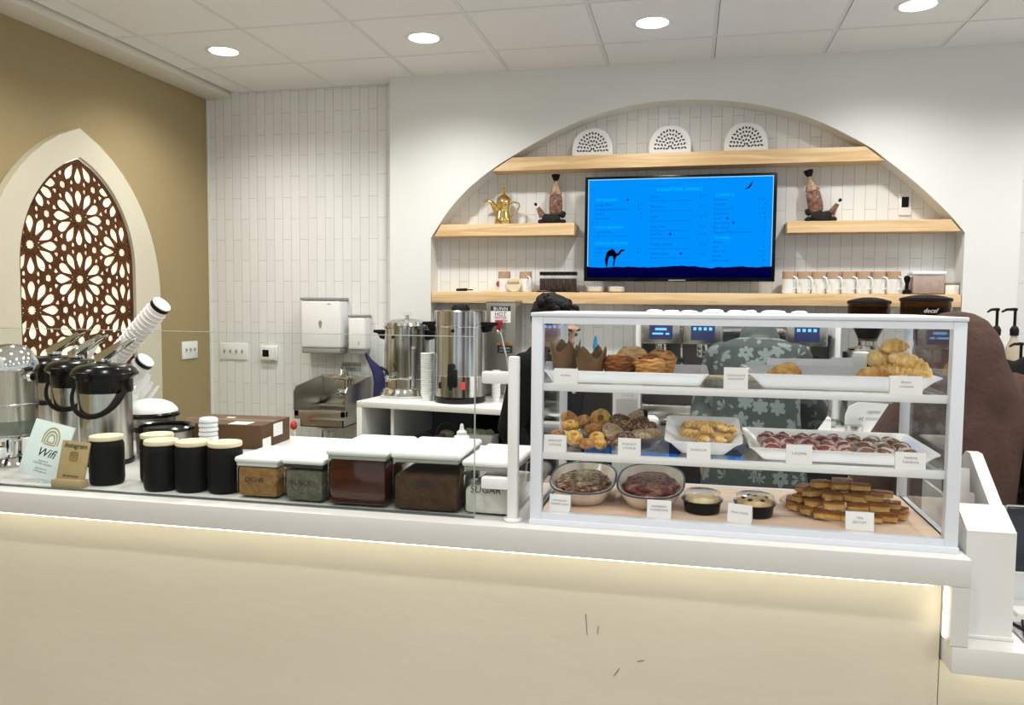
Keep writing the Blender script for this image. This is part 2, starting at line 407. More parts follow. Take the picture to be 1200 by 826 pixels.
# ------------------------------------------------------------------ arched lattice screen on the left wall
def parch(wd, z0, h, n=14, zb=.95):
    R = (wd*wd+h*h)/(2*wd); c = R-wd; pts = []
    for k in range(n+1):
        z = z0+h*k/n; pts.append((math.sqrt(max(R*R-(z-z0)**2, 0))-c if k < n else 0, z))
    right = [(wd, zb)] + pts; left = [(-a, z) for a, z in right[::-1]][1:]
    return right+left
YC = 3.785
scr = thing('lattice_window_screen', 'tall pointed-arch backlit screen of brown star lattice on the khaki wall', 'wall screen', (XL, YC, .95))
oi = lambda P: [(a, z-.95) for a, z in P]
outP, inP = parch(.655, 1.58, .925), parch(.425, 1.75, .60)
fm = mat('arch_frame_paint', (.62, .585, .46), .5)
MB().ring_prism(oi(outP), oi(inP), 0, .045, 'yz').build('frame', fm, scr, angle=30)
m2 = parch(.418, 1.75, .588); m3 = parch(.405, 1.75, .572)
backlight = mat('warm_backlight', (1, .95, .85), .6, emit=(1, .87, .64), estr=.9)
MB().prism(oi(inP), .002, .008, 'yz').build('backlight_panel', backlight, scr)
edge_glow = mat('edge_light', (1, 1, 1), .6, emit=(1, .98, .92), estr=1.6)
MB().ring_prism(oi(inP), oi(m2), .008, .016, 'yz').build('light_strip', edge_glow, scr)
RR = .1675; sxk = 1.165
cen = [(dy*.336, 2.019-.335*k + (.1675 if dy else 0)) for dy in (-1, 0, 1) for k in range(-1, 5)]
cen += [(dy*.672, 2.019-.335*k) for dy in (-1, 1) for k in range(-1, 5)]
def pol(c, r, deg):
    a = math.radians(deg); return (c[0]+r*RR*math.sin(a)*sxk, c[1]+r*RR*math.cos(a))
holes = []
for c in cen:
    holes.append([pol(c, .17 if k % 2 else .125, 15*k) for k in range(24)])
    for k in range(12):
        a = 30*k; tip = .93 if k % 2 else .90
        holes.append([pol(c, r, a+o) for r, o in ((.31, 0), (.43, 8), (.56, 11.2), (.68, 12.4), (.78, 10), (.86, 5.8), (tip, 0), (.86, -5.8), (.78, -10), (.68, -12.4), (.56, -11.2), (.43, -8))])
        holes.append([pol(c, r, a+15+o) for r, o in ((.225, 0), (.30, 5.5), (.36, 0), (.30, -5.5))])
        holes.append([pol(c, r, a+15+o) for r, o in ((.80, 0), (.90, 4.6), (.985, 3.2), (.985, -3.2), (.90, -4.6))])
tcs = set()
for c in cen:
    for k in range(6):
        q = pol(c, 1.155, 30+60*k)
        if all(math.hypot(q[0]-p[0], q[1]-p[1]) > .04 for p in tcs): tcs.add(q)
for q in tcs: holes.append([(q[0]+.021*sxk*math.sin(math.radians(60*k)), q[1]+.021*math.cos(math.radians(60*k))) for k in range(6)])
def clip_poly(P, K):
    out = P
    for i in range(len(K)):
        p, q = K[i], K[(i+1) % len(K)]
        ins = lambda v: (q[0]-p[0])*(v[1]-p[1])-(q[1]-p[1])*(v[0]-p[0]) > 0
        res = []
        for a, b in zip(out, out[1:]+out[:1]):
            if ins(a): res.append(a)
            if ins(a) != ins(b):
                da = (q[0]-p[0])*(a[1]-p[1])-(q[1]-p[1])*(a[0]-p[0]); db = (q[0]-p[0])*(b[1]-p[1])-(q[1]-p[1])*(b[0]-p[0]); t = da/(da-db)
                res.append((a[0]+(b[0]-a[0])*t, a[1]+(b[1]-a[1])*t))
        out = res
        if len(out) < 3: return []
    return out
area = lambda P: abs(sum(a[0]*b[1]-b[0]*a[1] for a, b in zip(P, P[1:]+P[:1])))/2
cu = bpy.data.curves.new('lattice', 'CURVE'); cu.dimensions = '2D'; cu.fill_mode = 'BOTH'; cu.extrude = .006
def spl(P):
    sp_ = cu.splines.new('POLY'); sp_.points.add(len(P)-1); sp_.use_cyclic_u = True
    for pt, (a, z) in zip(sp_.points, P): pt.co = (a, z-.95, 0, 1)
keep = parch(.410, 1.75, .578); spl(m2); done = set()
for H_ in holes:
    cxy = (round(sum(p[0] for p in H_)/len(H_), 3), round(sum(p[1] for p in H_)/len(H_), 3))
    if cxy in done: continue
    done.add(cxy); H_ = clip_poly(H_, keep)
    if len(H_) > 2 and area(H_) > 4e-5: spl(H_)
oc = bpy.data.objects.new('lattice_curve', cu); COL.objects.link(oc)
dg = bpy.context.evaluated_depsgraph_get(); lm = bpy.data.meshes.new_from_object(oc.evaluated_get(dg)); bpy.data.objects.remove(oc); bpy.data.curves.remove(cu)
m = MB(); t = bmesh.new(); t.from_mesh(lm); bpy.data.meshes.remove(lm)
m.merge(t, Matrix(((0, 0, 1, .024), (1, 0, 0, 0), (0, 1, 0, 0), (0, 0, 0, 1))))
m.ring_prism(oi(m2), oi(m3), .017, .031, 'yz')
lat_m = mat('lattice_wood', (.105, .036, .009), .5, spec=.2, col2=(.065, .022, .006), scale=12)
m.build('lattice', lat_m, scr, smooth=False)
# ------------------------------------------------------------------ switches, thermostat
def switch_plate(name, label, n, loc, rotz, w, h):
    t = thing(name, label, 'light switch', loc, rotz)
    MB().box(-w/2, w/2, -.008, 0, 0, h, .003).build('plate', plastic_white, t)
    for k in range(n):
        x = (k-(n-1)/2)*.046
        o = MB().box(x-.006, x+.006, -.0095, -.007, h/2-.014, h/2+.014).build('slot', mat('switch_slot', (.50, .50, .48), .5), t)
        MB().box(x-.004, x+.004, -.020, -.008, h/2-.002, h/2+.009, .001).build('toggle', mat('toggle', (.30, .29, .27), .5), t)
    return t
switch_plate('light_switch', 'triple switch plate on the khaki wall', 3, (XL, 4.79, 1.178), -PI/2+PI, .17, .118).rotation_euler.z = PI/2
switch_plate('light_switch', 'wide four-toggle switch plate on the white tile beside the thermostat', 4, (-3.127, YW, 1.158), 0, .215, .118)
t = thing('thermostat', 'small white thermostat with dark display on the tile wall', 'thermostat', (-2.852, YW, 1.151))
MB().box(-.066, .066, -.018, 0, .004, .112, .006).build('backplate', plastic_white, t)
MB().box(-.052, .058, -.034, -.016, .012, .108, .008).build('housing', plastic_white, t)
MB().box(-.036, .012, -.0355, -.033, .036, .084, .001).build('display', gloss_black, t)
# ------------------------------------------------------------------ towel and soap dispensers
t = thing('paper_towel_dispenser', 'large white paper towel dispenser with grey base over the hand sink', 'paper towel dispenser', (-2.405, YW, 1.225))
MB().box(-.145, .145, -.13, 0, .035, .355, .016, 3).build('cover', gloss_white, t)
MB().box(-.148, .148, -.132, 0, .355, .374, .006).build('top_cap', mat('mid_grey', (.30, .30, .30), .4), t)
MB().box(-.14, .14, -.125, 0, 0, .036, .008).build('base_tray', mat('mid_grey'), t)
MB().prism([(-.014, .21), (.0, .225), (.014, .21), (.006, .17), (-.006, .17)], -.1315, -.129).build('lock', mat('mid_grey'), t)
MB().box(.05, .075, -.1312, -.1295, .328, .334).build('badge', mat('mid_grey'), t)
t = thing('soap_dispenser', 'narrow white soap dispenser beside the towel dispenser', 'soap dispenser', (-2.155, YW, 1.225))
MB().box(-.06, .06, -.11, 0, .03, .245, .012, 3).build('cover', gloss_white, t)
MB().box(-.062, .062, -.112, 0, .245, .262, .005).build('top_cap', mat('mid_grey'), t)
MB().box(-.05, .05, -.10, 0, 0, .034, .006).build('spout_base', mat('mid_grey'), t)
MB().box(.012, .018, -.1115, -.109, .06, .085).build('gauge', mat('mid_grey'), t)
# ------------------------------------------------------------------ hand sink
t = thing('hand_sink', 'stainless wall-mounted hand sink with splash guards', 'sink', (-2.29, YW, .84))
m = MB(); X0, X1, Y0 = -.17, .185, -.40
def open_box(m, x0, x1, y0, y1, z0, z1, th=.006):
    m.box(x0, x1, y0, y1, z0, z0+th); m.box(x0, x0+th, y0, y1, z0, z1); m.box(x1-th, x1, y0, y1, z0, z1)
    m.box(x0, x1, y0, y0+th, z0, z1); m.box(x0, x1, y1-th, y1, z0, z1)
open_box(m, X0+.03, X1-.03, Y0+.03, -.09, -.07, .04)
m.box(X0, X1, Y0, Y0+.035, -.018, .042, .004); m.box(X0, X0+.035, Y0, 0, .0, .042, .003); m.box(X1-.035, X1, Y0, 0, .0, .042, .003); m.box(X0, X1, -.10, 0, .0, .042, .003)
m.build('basin', steel, t)
MB().lathe([(.02, -.12), (.06, -.10), (.11, -.075), (.12, -.06)], 24, (0.0, -.24, 0)).build('bowl_underside', steel, t)
MB().box(X0, X1, -.008, 0, .04, .235, .003).build('back_splash', steel, t)
MB().prism([(-.40, .04), (0, .04), (0, .225), (-.05, .225), (-.37, .19), (-.40, .16)], X0-.003, X0+.003, 'yz').build('side_splash', steel, t)
MB().prism([(-.40, .04), (0, .04), (0, .225), (-.05, .225), (-.37, .19), (-.40, .16)], X1-.003, X1+.003, 'yz').build('side_splash', steel, t)
f = MB().tube([(.04, -.01, .14), (.04, -.055, .14), (.04, -.06, .24), (.04, -.075, .275), (.04, -.11, .29), (.04, -.145, .275), (.04, -.155, .24)], .015, 12).build('faucet', chrome, t)
MB().box(-.05, .06, -.075, -.008, .205, .235, .008).build('faucet_shelf', chrome, f)
MB().box(-.03, .11, -.07, -.008, .095, .145, .012).build('faucet_base', chrome, f)
for s_ in (-1, 1): MB().tube([(.04+s_*.05, -.06, .12), (.04+s_*.055, -.115, .115)], [.018, .012], 10).build('tap_handle', chrome, f)
d = MB().tube([(.0, -.24, -.11), (.0, -.24, -.26), (.0, -.20, -.31), (.0, -.06, -.31), (0, 0, -.31)], .019, 12)
d.lathe([(.024, -.18), (.026, -.2), (.024, -.22)], 16, (0, -.24, 0)); d.build('drain_pipe', gloss_white, t)
MB().tube([(-.06, -.22, -.08), (-.065, -.21, -.4), (-.06, -.2, -.55)], .007, 8).build('supply_hose', dark_steel, t)
t = thing('wall_notice', 'small dark hand-wash notice above the sink faucet', 'sign', (-2.24, YW, 1.10))
MB().box(-.07, .07, -.003, 0, 0, .062).build('plate', mat('notice_grey', (.36, .36, .34), .5), t)
m = MB(); m.text('HAND WASH', .021, TR(0, -.0035, .036) @ TXT); m.text('ONLY', .021, TR(0, -.0035, .011) @ TXT); m.build('lettering', ink, t, smooth=False)
m = MB(); pts = [(-.06, 0, .24), (-.03, 0, .19), (.02, 0, .13), (.045, .0, .06), (.04, 0, 0), (.035, 0, -.10)]
m.tube(pts, [(.008, .012), (.016, .02), (.036, .03), (.045, .035), (.042, .035), (.04, .03)], 14)
tag(m.build('cleaning_rag', mat('navy_cloth', (.018, .016, .10), .85), loc=(-2.052, YW-.062, .99)), 'dark blue rag hanging beside the hand sink', 'cloth')
# ================================================================== NICHE: shelves and what stands on them
def arch_x(z, side):
    P = arch_s if side > 0 else arch_s[::-1]
    best = None
    for (a, b) in zip(arch_s, arch_s[1:]):
        if (a[1]-z)*(b[1]-z) <= 0 and abs(a[1]-b[1]) > 1e-6:
            x = a[0]+(b[0]-a[0])*(z-a[1])/(b[1]-a[1])
            if (side < 0 and x < -.07) or (side > 0 and x > -.07): best = x
    return best
g = .004
up = MB().prism([(arch_x(2.475, -1)+g+.01, 2.475), (arch_x(2.475, 1)-g-.01, 2.475), (arch_x(2.395, 1)-g-.01, 2.395), (arch_x(2.395, -1)+g+.01, 2.395)], YF+.002, YW-.002)
tag(up.build('wall_shelf', pine), 'long top pine shelf spanning the arch above the television', 'shelf', 'pine shelves in the niche')
tag(MB().prism([(arch_x(2.068, -1)+g+.008, 2.068), (-.705, 2.068), (-.705, 1.995), (arch_x(1.995, -1)+g+.01, 1.995)], YF+.002, YW-.002).build('wall_shelf', pine),
    'short pine shelf left of the television, under the brass pot', 'shelf', 'pine shelves in the niche')
tag(MB().prism([(.541, 2.060), (arch_x(2.06, 1)-g-.008, 2.060), (arch_x(1.995, 1)-g-.008, 1.995), (.541, 1.995)], YF+.002, YW-.002).build('wall_shelf', pine),
    'short pine shelf right of the television, under the leaning dagger', 'shelf', 'pine shelves in the niche')
tag(MB().box(-1.622, 1.475, YF+.002, YW-.002, 1.572, 1.643, .002).build('wall_shelf', pine), 'long lowest pine shelf below the television carrying the mugs', 'shelf', 'pine shelves in the niche')
ZU, ZM, ZMR, ZLOW = 2.475, 2.068, 2.060, 1.643
# TV
tv = thing('menu_television', 'wall-mounted television showing a bright blue drinks menu', 'television', (-.081, 4.955, 1.712))
MB().box(-.561, .561, -.055, -.012, 0, .632, .004).build('casing', gloss_black, tv)
MB().box(-.2, .2, -.013, .083, .15, .45).build('wall_mount', black, tv)
MB().box(-.05, .05, -.0565, -.054, .004, .010).build('brand_bar', mat('mid_grey'), tv)
sky_b = mat('screen_blue', (0, 0, 0), .6, spec=0, emit=(0.0, .285, 1.0), estr=1.0)
navy = mat('screen_navy', (0, 0, .005), .6, spec=0, emit=(.0, .0, .040), estr=1)
W2, ZB, ZT = .541, .022, .616
s_ = MB().box(-W2, W2, -.0560, -.0545, ZB, ZT).build('screen', sky_b, tv)
dn = [(-W2, ZB)] + [(W2-0*k, ZB) for k in (0,)]
n = 60; top = []
for k in range(n+1):
    x = W2-2*W2*k/n; top.append((x, .086+.012*noise.noise((x*7, 1.3, 0))+.008*noise.noise((x*23, 4, 0))))
MB().prism([(-W2, ZB), (W2, ZB)] + top, -.0568, -.0559).build('dunes', navy, s_, smooth=False)
MB().ring_prism([(-W2, .088), (-W2, ZT), (W2, ZT), (W2, .09)], [(-W2+.005, .088), (-W2+.005, ZT-.005), (W2-.004, ZT-.005), (W2-.004, .09)], -.0566, -.0559, closed=False).build('screen_edge', mat('screen_pale', (0, 0, 0), .3, emit=(.35, .75, 1), estr=.9), s_, smooth=False)
camel = [(-.425, .088), (-.418, .088), (-.414, .125), (-.408, .150), (-.385, .152), (-.380, .125), (-.384, .092), (-.376, .092), (-.370, .130), (-.362, .152), (-.345, .158), (-.332, .178), (-.312, .186), (-.318, .192),
         (-.336, .192), (-.346, .180), (-.354, .170), (-.364, .170), (-.374, .186), (-.388, .196), (-.400, .190), (-.412, .186), (-.424, .170), (-.428, .150), (-.434, .130)]
MB().prism(camel, -.0570, -.0559).build('camel_silhouette', mat('screen_dark', (0, 0, .006), .6, spec=0), s_, smooth=False)
m = MB(); m.prism([(.372, .535), (.388, .545), (.402, .556), (.412, .572), (.424, .590), (.420, .570), (.412, .553), (.404, .545), (.394, .540)], -.0570, -.0559)
m.build('bird_silhouette', mat('screen_dark', (0, 0, .006), .6, spec=0), s_, smooth=False)
cyan = mat('screen_cyan', (0, 0, 0), .6, spec=0, emit=(.0, .58, 1.0), estr=1.1); deep = mat('screen_deep', (0, 0, 0), .6, spec=0, emit=(0, .07, .42), estr=1)
class Sep:
    def __init__(s, nm, mt): s.nm, s.mt = nm, mt
    def text(s, *a, **k): MB().text(*a, **k).build(s.nm, s.mt, s_, smooth=False)
hd, tx, dots = Sep('menu_heading', cyan), MB(), MB()
def line(mb, s, x, z, size, al='LEFT'): mb.text(s, size, TR(x, -.0563, z) @ TXT, al, ext=.0002, space=1.15)
line(hd, 'SIGNATURE DRINKS', 0.005, .538, .026, 'CENTER')
line(hd, 'REFRESHERS', -.495, .484, .022); line(hd, 'COLD BREWED', -.495, .318, .022); line(hd, 'ESPRESSO DRINKS', -.495, .222, .022)
line(hd, 'CLASSICS', .215, .502, .022); line(hd, 'OTHERS', .215, .250, .022)
def item(s, p, x0, x1, z, z2=True, size=.0185, sub=None):
    line(tx, s, x0, z, size); line(tx, p, x1, z, size, 'RIGHT')
    if sub: line(tx, sub, x0, z-.022, .0115)
    for k in range(3): pass
for i, (s, p) in enumerate((('Mango Mint', '6.5'), ('Pomegranate Hibiscus', '6.5'), ('Peach', '6'), ('Lemonade', '6'))): item(s, p, -.495, -.215, .456-.027*i)
item('Iced Coffee', '6', -.495, -.215, .292, sub='slow steeped coffee poured over ice'); item('Iced Espresso', '4.5', -.495, -.215, .194); item('Iced Latte', '5.5', -.495, -.215, .168)
for s, p, z in (('Jubani', '5 | 7', .500), ('Mofawar', '5 | 7', .440), ('Qishr', '5 | 7', .380), ('Adeni Tea', '5 | 7', .322), ('Red Tea', '4 | 6', .276), ('Turkish Coffee', '5 | 6', .214), ('Yemeni Latte', '6 | 7', .160)):
    item(s, p, -.165, .165, z, sub='spiced with ginger, cardamom and cinnamon')
for i, (s, p) in enumerate((('Espresso', '3 | 4'), ('Cortado', '4'), ('Cappuccino', '5 | 6'), ('Macchiato', '5 | 6'), ('Latte', '5'), ('Chai Latte', '5'), ('Flat White', '5'), ('Steamed Milk Chocolate', '5'))): item(s, p, .205, .50, .476-.0275*i)
for i, (s, p) in enumerate((('Water', '2'), ('Milk', '3'), ('Mint Tea', '3 | 5'), ('Karak', '4 | 5'), ('Hot Cocoa', '4'))): item(s, p, .205, .50, .226-.027*i)
for (x, z) in ((-.30, .49), (-.045, .282), (.02, .166), (.285, .372), (.32, .345)): MB().prism([(x+.008*math.cos(a*PI/4), z+.008*math.sin(a*PI/4)) for a in range(8)], -.0566, -.0560).build('menu_mark', deep, s_, smooth=False)
tx.build('menu_items', deep, s_, smooth=False)
# three arched plaques
def plaque():
    t = thing('arched_plaque', '', 'wall plaque', group='white arched plaques on the top shelf')
    w, h = .124, .175
    out = [(-w, 0), (w, 0)] + [(w*math.cos(a)**.9 if math.cos(a) > 0 else -w*abs(math.cos(a))**.9, .05+(h-.05)*math.sin(a)) for a in [PI*k/24 for k in range(0, 25)]]
    MB().prism(out, -.012, 0).build('panel', mat('plaque_white', (.86, .87, .87), .4), t)
    m = MB()
    for ri, (r, n_) in enumerate(((.090, 15), (.072, 13), (.054, 10), (.036, 7), (.018, 4))):
        for k in range(n_):
            a = PI*(k+.5)/n_
            cx, cz = r*math.cos(a)*1.0, .028+r*math.sin(a)*1.30
            lx, lz = (.0115, .0062) if ri % 2 == 0 else (.0095, .0064)
            b_ = a+(.6 if (k+ri) % 2 else -.6)
            ux, uz = math.cos(b_), math.sin(b_)
            m.prism([(cx+ux*lx, cz+uz*lx), (cx-uz*lz, cz+ux*lz), (cx-ux*lx, cz-uz*lx), (cx+uz*lz, cz-ux*lz)], -.0128, -.0118)
    m.build('cutout_shade', mat('plaque_hole_shade', (.03, .03, .035), .7), t, smooth=False)  # dark inlays painted as the shadow inside pierced holes
    return t
p0 = plaque()
for i, (x, lb) in enumerate(((-.608, 'white arched plaque with pierced pattern, first from the left on the top shelf'), (-.139, 'white arched plaque in the middle of the top shelf, above the television'), (.302, 'white arched plaque on the right of the three on the top shelf'))):
    p = p0 if i == 0 else dup(p0)
    p.location = (x, YF+.085, ZU); p['label'] = lb
# brass dallah
brass = mat('polished_brass', (.80, .58, .22), .16, 1)
t = thing('brass_coffee_pot', 'shiny brass Arabian coffee pot with curved spout', 'coffee pot', (-1.166, YF+.075, ZM))
MB().lathe([(0, 0), (.058, 0), (.060, .006), (.057, .03), (.050, .06), (.042, .09), (.041, .105), (.048, .125), (.050, .14), (.046, .15)], 32).build('body', brass, t)
MB().lathe([(.048, .149), (.050, .153), (.044, .165), (.030, .18), (.016, .19), (.010, .197), (.012, .203), (.008, .21), (.010, .222), (.014, .228), (.008, .236), (.0055, .25), (.008, .256), (0, .262)], 24).build('lid', brass, t)
MB().tube([(-.035, 0, .075), (-.055, 0, .10), (-.066, 0, .125), (-.085, 0, .146), (-.108, 0, .152), (-.13, 0, .143)], [(.020, .014), (.020, .015), (.018, .013), (.014, .012), (.009, .010), (.004, .007)], 12).build('spout', brass, t)
MB().tube([(.04, 0, .135), (.07, 0, .142), (.098, 0, .132), (.102, 0, .115), (.085, 0, .085), (.062, 0, .06), (.05, 0, .05)], .0055, 10).build('handle', brass, t)
# two ornamental daggers
def dagger(name, label, x, flip, tilt):
    t = thing(name, label, 'ornamental dagger', (x, YF+.075, ZM if flip > 0 else ZMR))
    cb = mat('dagger_cloth', (.005, .005, .006), .8, bump=.8, bscale=90); cp = mat('dagger_red', (.085, .025, .018), .5, col2=(.26, .13, .08), scale=45, bump=.6)
    ct = mat('dagger_gold', (.42, .30, .17), .45, col2=(.2, .1, .06), scale=60)
    Mx = TR(0, 0, .06) @ Matrix.Rotation(tilt, 4, 'Y') @ TR(0, 0, -.06)
    f = flip
    MB().tube([(.052*f, 0, .045), (.02*f, 0, .035), (-.02*f, 0, .032), (-.05*f, 0, .05)], [(.03, .022), (.04, .030), (.036, .028), (.022, .018)], 14).build('wrapped_base', cb, t)
    for k, q in enumerate(((-.065, .017), (.07, .017), (.035, .017), (-.035, .017), (.070, .06))): MB().blob((q[0]*f, 0, q[1]), (.022, .018, .0148 if q[1] < .03 else .022), k, .2, 3, 2).build('tassel', cb, t)
    MB().prism([(-.036, .06), (.036, .06), (.042, .10), (.040, .17), (.028, .185), (-.028, .185), (-.038, .17), (-.040, .10)], -.018, .014, M=TR(.026*f, 0, 0) @ Mx, b=.006).build('scabbard', cp, t)
    MB().lathe([(.040, .183), (.040, .192), (.030, .215), (.017, .24), (.013, .262), (.014, .27)], 20, M=TR(.026*f, 0, 0) @ Mx @ Matrix.Diagonal((1, .55, 1, 1))).build('hilt', ct, t)
    MB().lathe([(.013, .268), (.022, .285), (.028, .305), (.02, .309), (0, .309)], 16, M=TR(.026*f, 0, 0) @ Mx @ Matrix.Diagonal((1, .6, 1, 1))).build('pommel', black, t)
    MB().lathe([(.006, -.003), (.007, .001), (0, .004)], 12, M=TR(.026*f, -.016, .145) @ Mx.to_3x3().to_4x4() @ Matrix.Rotation(PI/2, 4, 'X')).build('stud', chrome, t)
    MB().tube([(-.055*f, 0, .05), (-.075*f, 0, .085), (-.098*f, 0, .122)], [(.026, .016), (.018, .012), (.006, .006)], 12).build('curved_tip', cp, t)
    MB().blob((-.101*f, 0, .126), (.010, .009, .010), 3, .05, 2, 2).build('tip_cap', black, t)
    MB().lathe([(.012, -.006), (.0145, 0), (.012, .006)], 12, M=TR(-.089*f, 0, .108) @ Matrix.Rotation(-.55*f, 4, 'Y')).build('tip_band', gloss_white, t)
    return t
dagger('ornamental_dagger', 'upright ornamental dagger in carved scabbard left of the television', -.86, 1, 0)
dagger('ornamental_dagger', 'ornamental dagger tilted to the left on the shelf right of the television', .735, -1, -.22)
t = thing('wall_control', 'small white wall control with black screen above the right shelf', 'wall control', (1.20, YW, 2.10))
MB().box(-.034, .034, -.012, 0, 0, .125, .004).build('plate', plastic_white, t)
MB().box(-.019, .019, -.0135, -.011, .045, .105).build('display', gloss_black, t)
# lower shelf: mugs, boards, jars
clay = mat('raw_clay', (.46, .31, .20), .8); glaze = mat('white_glaze', (.84, .84, .82), .2)
def mug():
    t = thing('mug', '', 'mug', group='white mugs with clay rims on the low shelf')
    MB().lathe([(0, 0), (.034, 0), (.038, .003), (.039, .085)], 28).build('body', glaze, t)
    MB().lathe([(.0392, .085), (.0392, .128), (.036, .13), (.034, .125), (.034, .012), (0, .01)], 28, close=False).build('rim_band', clay, t)
    MB().tube([(.022, -.030, .098), (.036, -.052, .090), (.042, -.060, .06), (.036, -.052, .03), (.022, -.030, .024)], .0052, 10).build('handle', glaze, t)
    return t
m0 = mug(); names = ['first', 'second', 'third', 'fourth', 'fifth', 'sixth', 'seventh', 'last']
for i in range(8):
    o = m0 if i == 0 else dup(m0)
    o.location = (.566+i*.0812, YF+.06, ZLOW)
    o['label'] = 'white mug with brown clay rim, %s in the row counted from the television' % names[i] if i < 7 else 'white mug with brown clay rim at the row end beside the clear bin'
t = thing('mug', 'white mug with red emblem and clay rim on the low shelf left of the television', 'mug', (-1.155, YF+.06, ZLOW), rotz=PI)
dupes = [dup(c) for c in m0.children]
for c in dupes: c.parent = t
MB().lathe([(0, 0), (.018, 0), (.018, .0012), (0, .0012)], 20, M=TR(.031, .026, .05) @ Matrix.Rotation(math.radians(-50), 4, 'Z') @ Matrix.Rotation(PI/2, 4, 'Y')).build('emblem', mat('red_print', (.45, .02, .03), .5), t)
o = dup(m0, (-1.02, YF+.075, ZLOW), 0, 'plain white mug with clay rim behind the round wooden disc')
t = thing('round_wooden_disc', 'small round pale wooden disc with lettering propped against the mugs', 'wooden disc', (-1.085, YF+.03, ZLOW))
MB().cyl((0, 0, 0), .047, .012, 32, TR(0, -.006, .047) @ Matrix.Rotation(PI/2, 4, 'X'), .002).build('disc', pale_wood, t)
MB().text('NANA', .026, TR(0, -.0185, .048) @ TXT).build('lettering', ink, t, smooth=False)
m = MB().box(-.075, .075, -.03, .03, 0, .012, .002); tag(m.build('wooden_board', pale_wood, loc=(-1.22, YF+.06, ZLOW)), 'small pale wooden board lying at the foot of the red-emblem mug', 'board')
m = MB().tube([(-.05, 0, .012), (.02, 0, .014)], [.008, .010], 10); m.tube([(.02, 0, .014), (.06, 0, .012)], .004, 8)
tag(m.build('whisk_handle', black, loc=(-1.42, YF+.05, ZLOW)), 'black utensil handle lying at the left end of the low shelf', 'utensil')
bean = mat('coffee_beans', (.030, .014, .008), .5, bump=.9, bscale=160, col2=(.06, .03, .015), scale=120)
def jar():
    t = thing('bean_jar', '', 'jar', group='coffee bean jars on the low shelf')
    MB().box(-.0175, .0175, -.03, .03, .004, .078, .003).build('beans', bean, t)
    MB().box(-.0188, .0188, -.0315, .0315, .001, .098, .004).build('glass_wall', clear_plastic, t)
    MB().box(-.019, .019, -.032, .032, .098, .120, .003).build('lid', black, t)
    return t
j0 = jar(); on = ['first', 'second', 'third', 'fourth', 'fifth', 'sixth']
for i in range(6):
    o = j0 if i == 0 else dup(j0)
    o.location = (-.905+i*.0385, YF+.065, ZLOW+.008); o['label'] = '%s square coffee bean jar from the left, behind the black-haired person' % on[i]
tag(MB().box(-.13, .13, -.045, .045, 0, .008, .002).build('jar_tray', black, loc=(-.81, YF+.065, ZLOW)), 'thin black tray under the coffee bean jars', 'tray')
def saucer(): return MB().lathe([(0, .0), (.03, 0), (.05, .008), (.056, .014), (.054, .016), (.03, .008), (0, .006)], 28)
for i, (x, lab_) in enumerate(((-.575, 'left'), (-.445, 'right'))):
    for k in range(3):
        o = saucer().build('saucer', ceramic, loc=(x, YF+.07, ZLOW+.010*k))
        tag(o, '%s white saucer of the %s stack under the television' % (('bottom', 'middle', 'top')[k], lab_), 'saucer', 'saucers under the television')
t = thing('clear_storage_bin', 'clear storage bin with white lid on the low shelf past the mugs', 'storage bin', (1.312, YF+.07, ZLOW))
MB().box(-.082, .082, -.05, .05, .004, .10, .006).build('contents', mat('rosy_beige', (.50, .38, .32), .8, col2=(.42, .31, .26), scale=30), t)
MB().box(-.086, .086, -.054, .054, 0, .11, .008).build('bin_wall', clear_plastic, t)
MB().box(-.09, .09, -.058, .058, .11, .13, .006).build('lid', plastic_white, t)
t = thing('small_wooden_lid_box', 'small white box with wooden lid at the right end of the low shelf', 'box', (1.436, YF+.08, ZLOW))
MB().box(-.036, .036, -.05, .05, 0, .055, .004).build('body', ceramic, t); MB().box(-.037, .037, -.051, .051, .055, .066, .002).build('lid', wood_mat('mid_wood', (.38, .22, .11), (.28, .15, .07)), t)
t = thing('coffee_tamper', 'black coffee tamper standing between the mugs and the clear bin', 'tamper', (1.205, YF+.05, ZLOW))
MB().lathe([(0, 0), (.022, 0), (.022, .02), (.010, .028), (.009, .06), (.016, .08), (.017, .095), (.010, .105), (0, .107)], 20).build('handle', black, t)
# ================================================================== COUNTER
ZT_ = 1.07; YFR = 1.735
counter_m = mat('counter_white', (.68, .675, .655), .35, col2=(.66, .655, .635), scale=3)
plaster = mat('beige_plaster', (.67, .62, .50), .75, col2=(.64, .59, .47), scale=4, bump=.12, bscale=14, stretch=(.5, 1, 1.2))
ct = thing('service_counter', 'long white-topped counter with beige front and glowing edge lights', 'counter', (-1.4, 2.05, 0))
def cb(x0, x1, y0, y1, z0, z1): return (x0+1.4, x1+1.4, y0-2.05, y1-2.05, z0, z1)
MB().box(*cb(XL+.002, .565, YFR, 2.20, 1.012, ZT_), b=.003).build('countertop', counter_m, ct)
MB().box(*cb(XL+.002, -.62, 2.20, 2.72, 1.012, ZT_)).build('countertop_extension', counter_m, ct)
MB().box(*cb(XL+.002, .53, 1.80, 2.18, 0, 1.012)).build('front_panel', plaster, ct)
MB().box(*cb(.531, .564, YFR+.001, 2.19, .89, 1.012)).build('end_panel', counter_m, ct)
led = mat('led_strip', (1, 1, 1), .5, emit=(1, .94, .76), estr=7)
MB().box(*cb(XL+.01, .50, 1.752, 1.762, 1.006, 1.0115)).build('led_strip', led, ct)
MB().box(*cb(.527, .5305, 1.766, 1.774, .895, 1.006)).build('led_strip', led, ct)
m = MB()
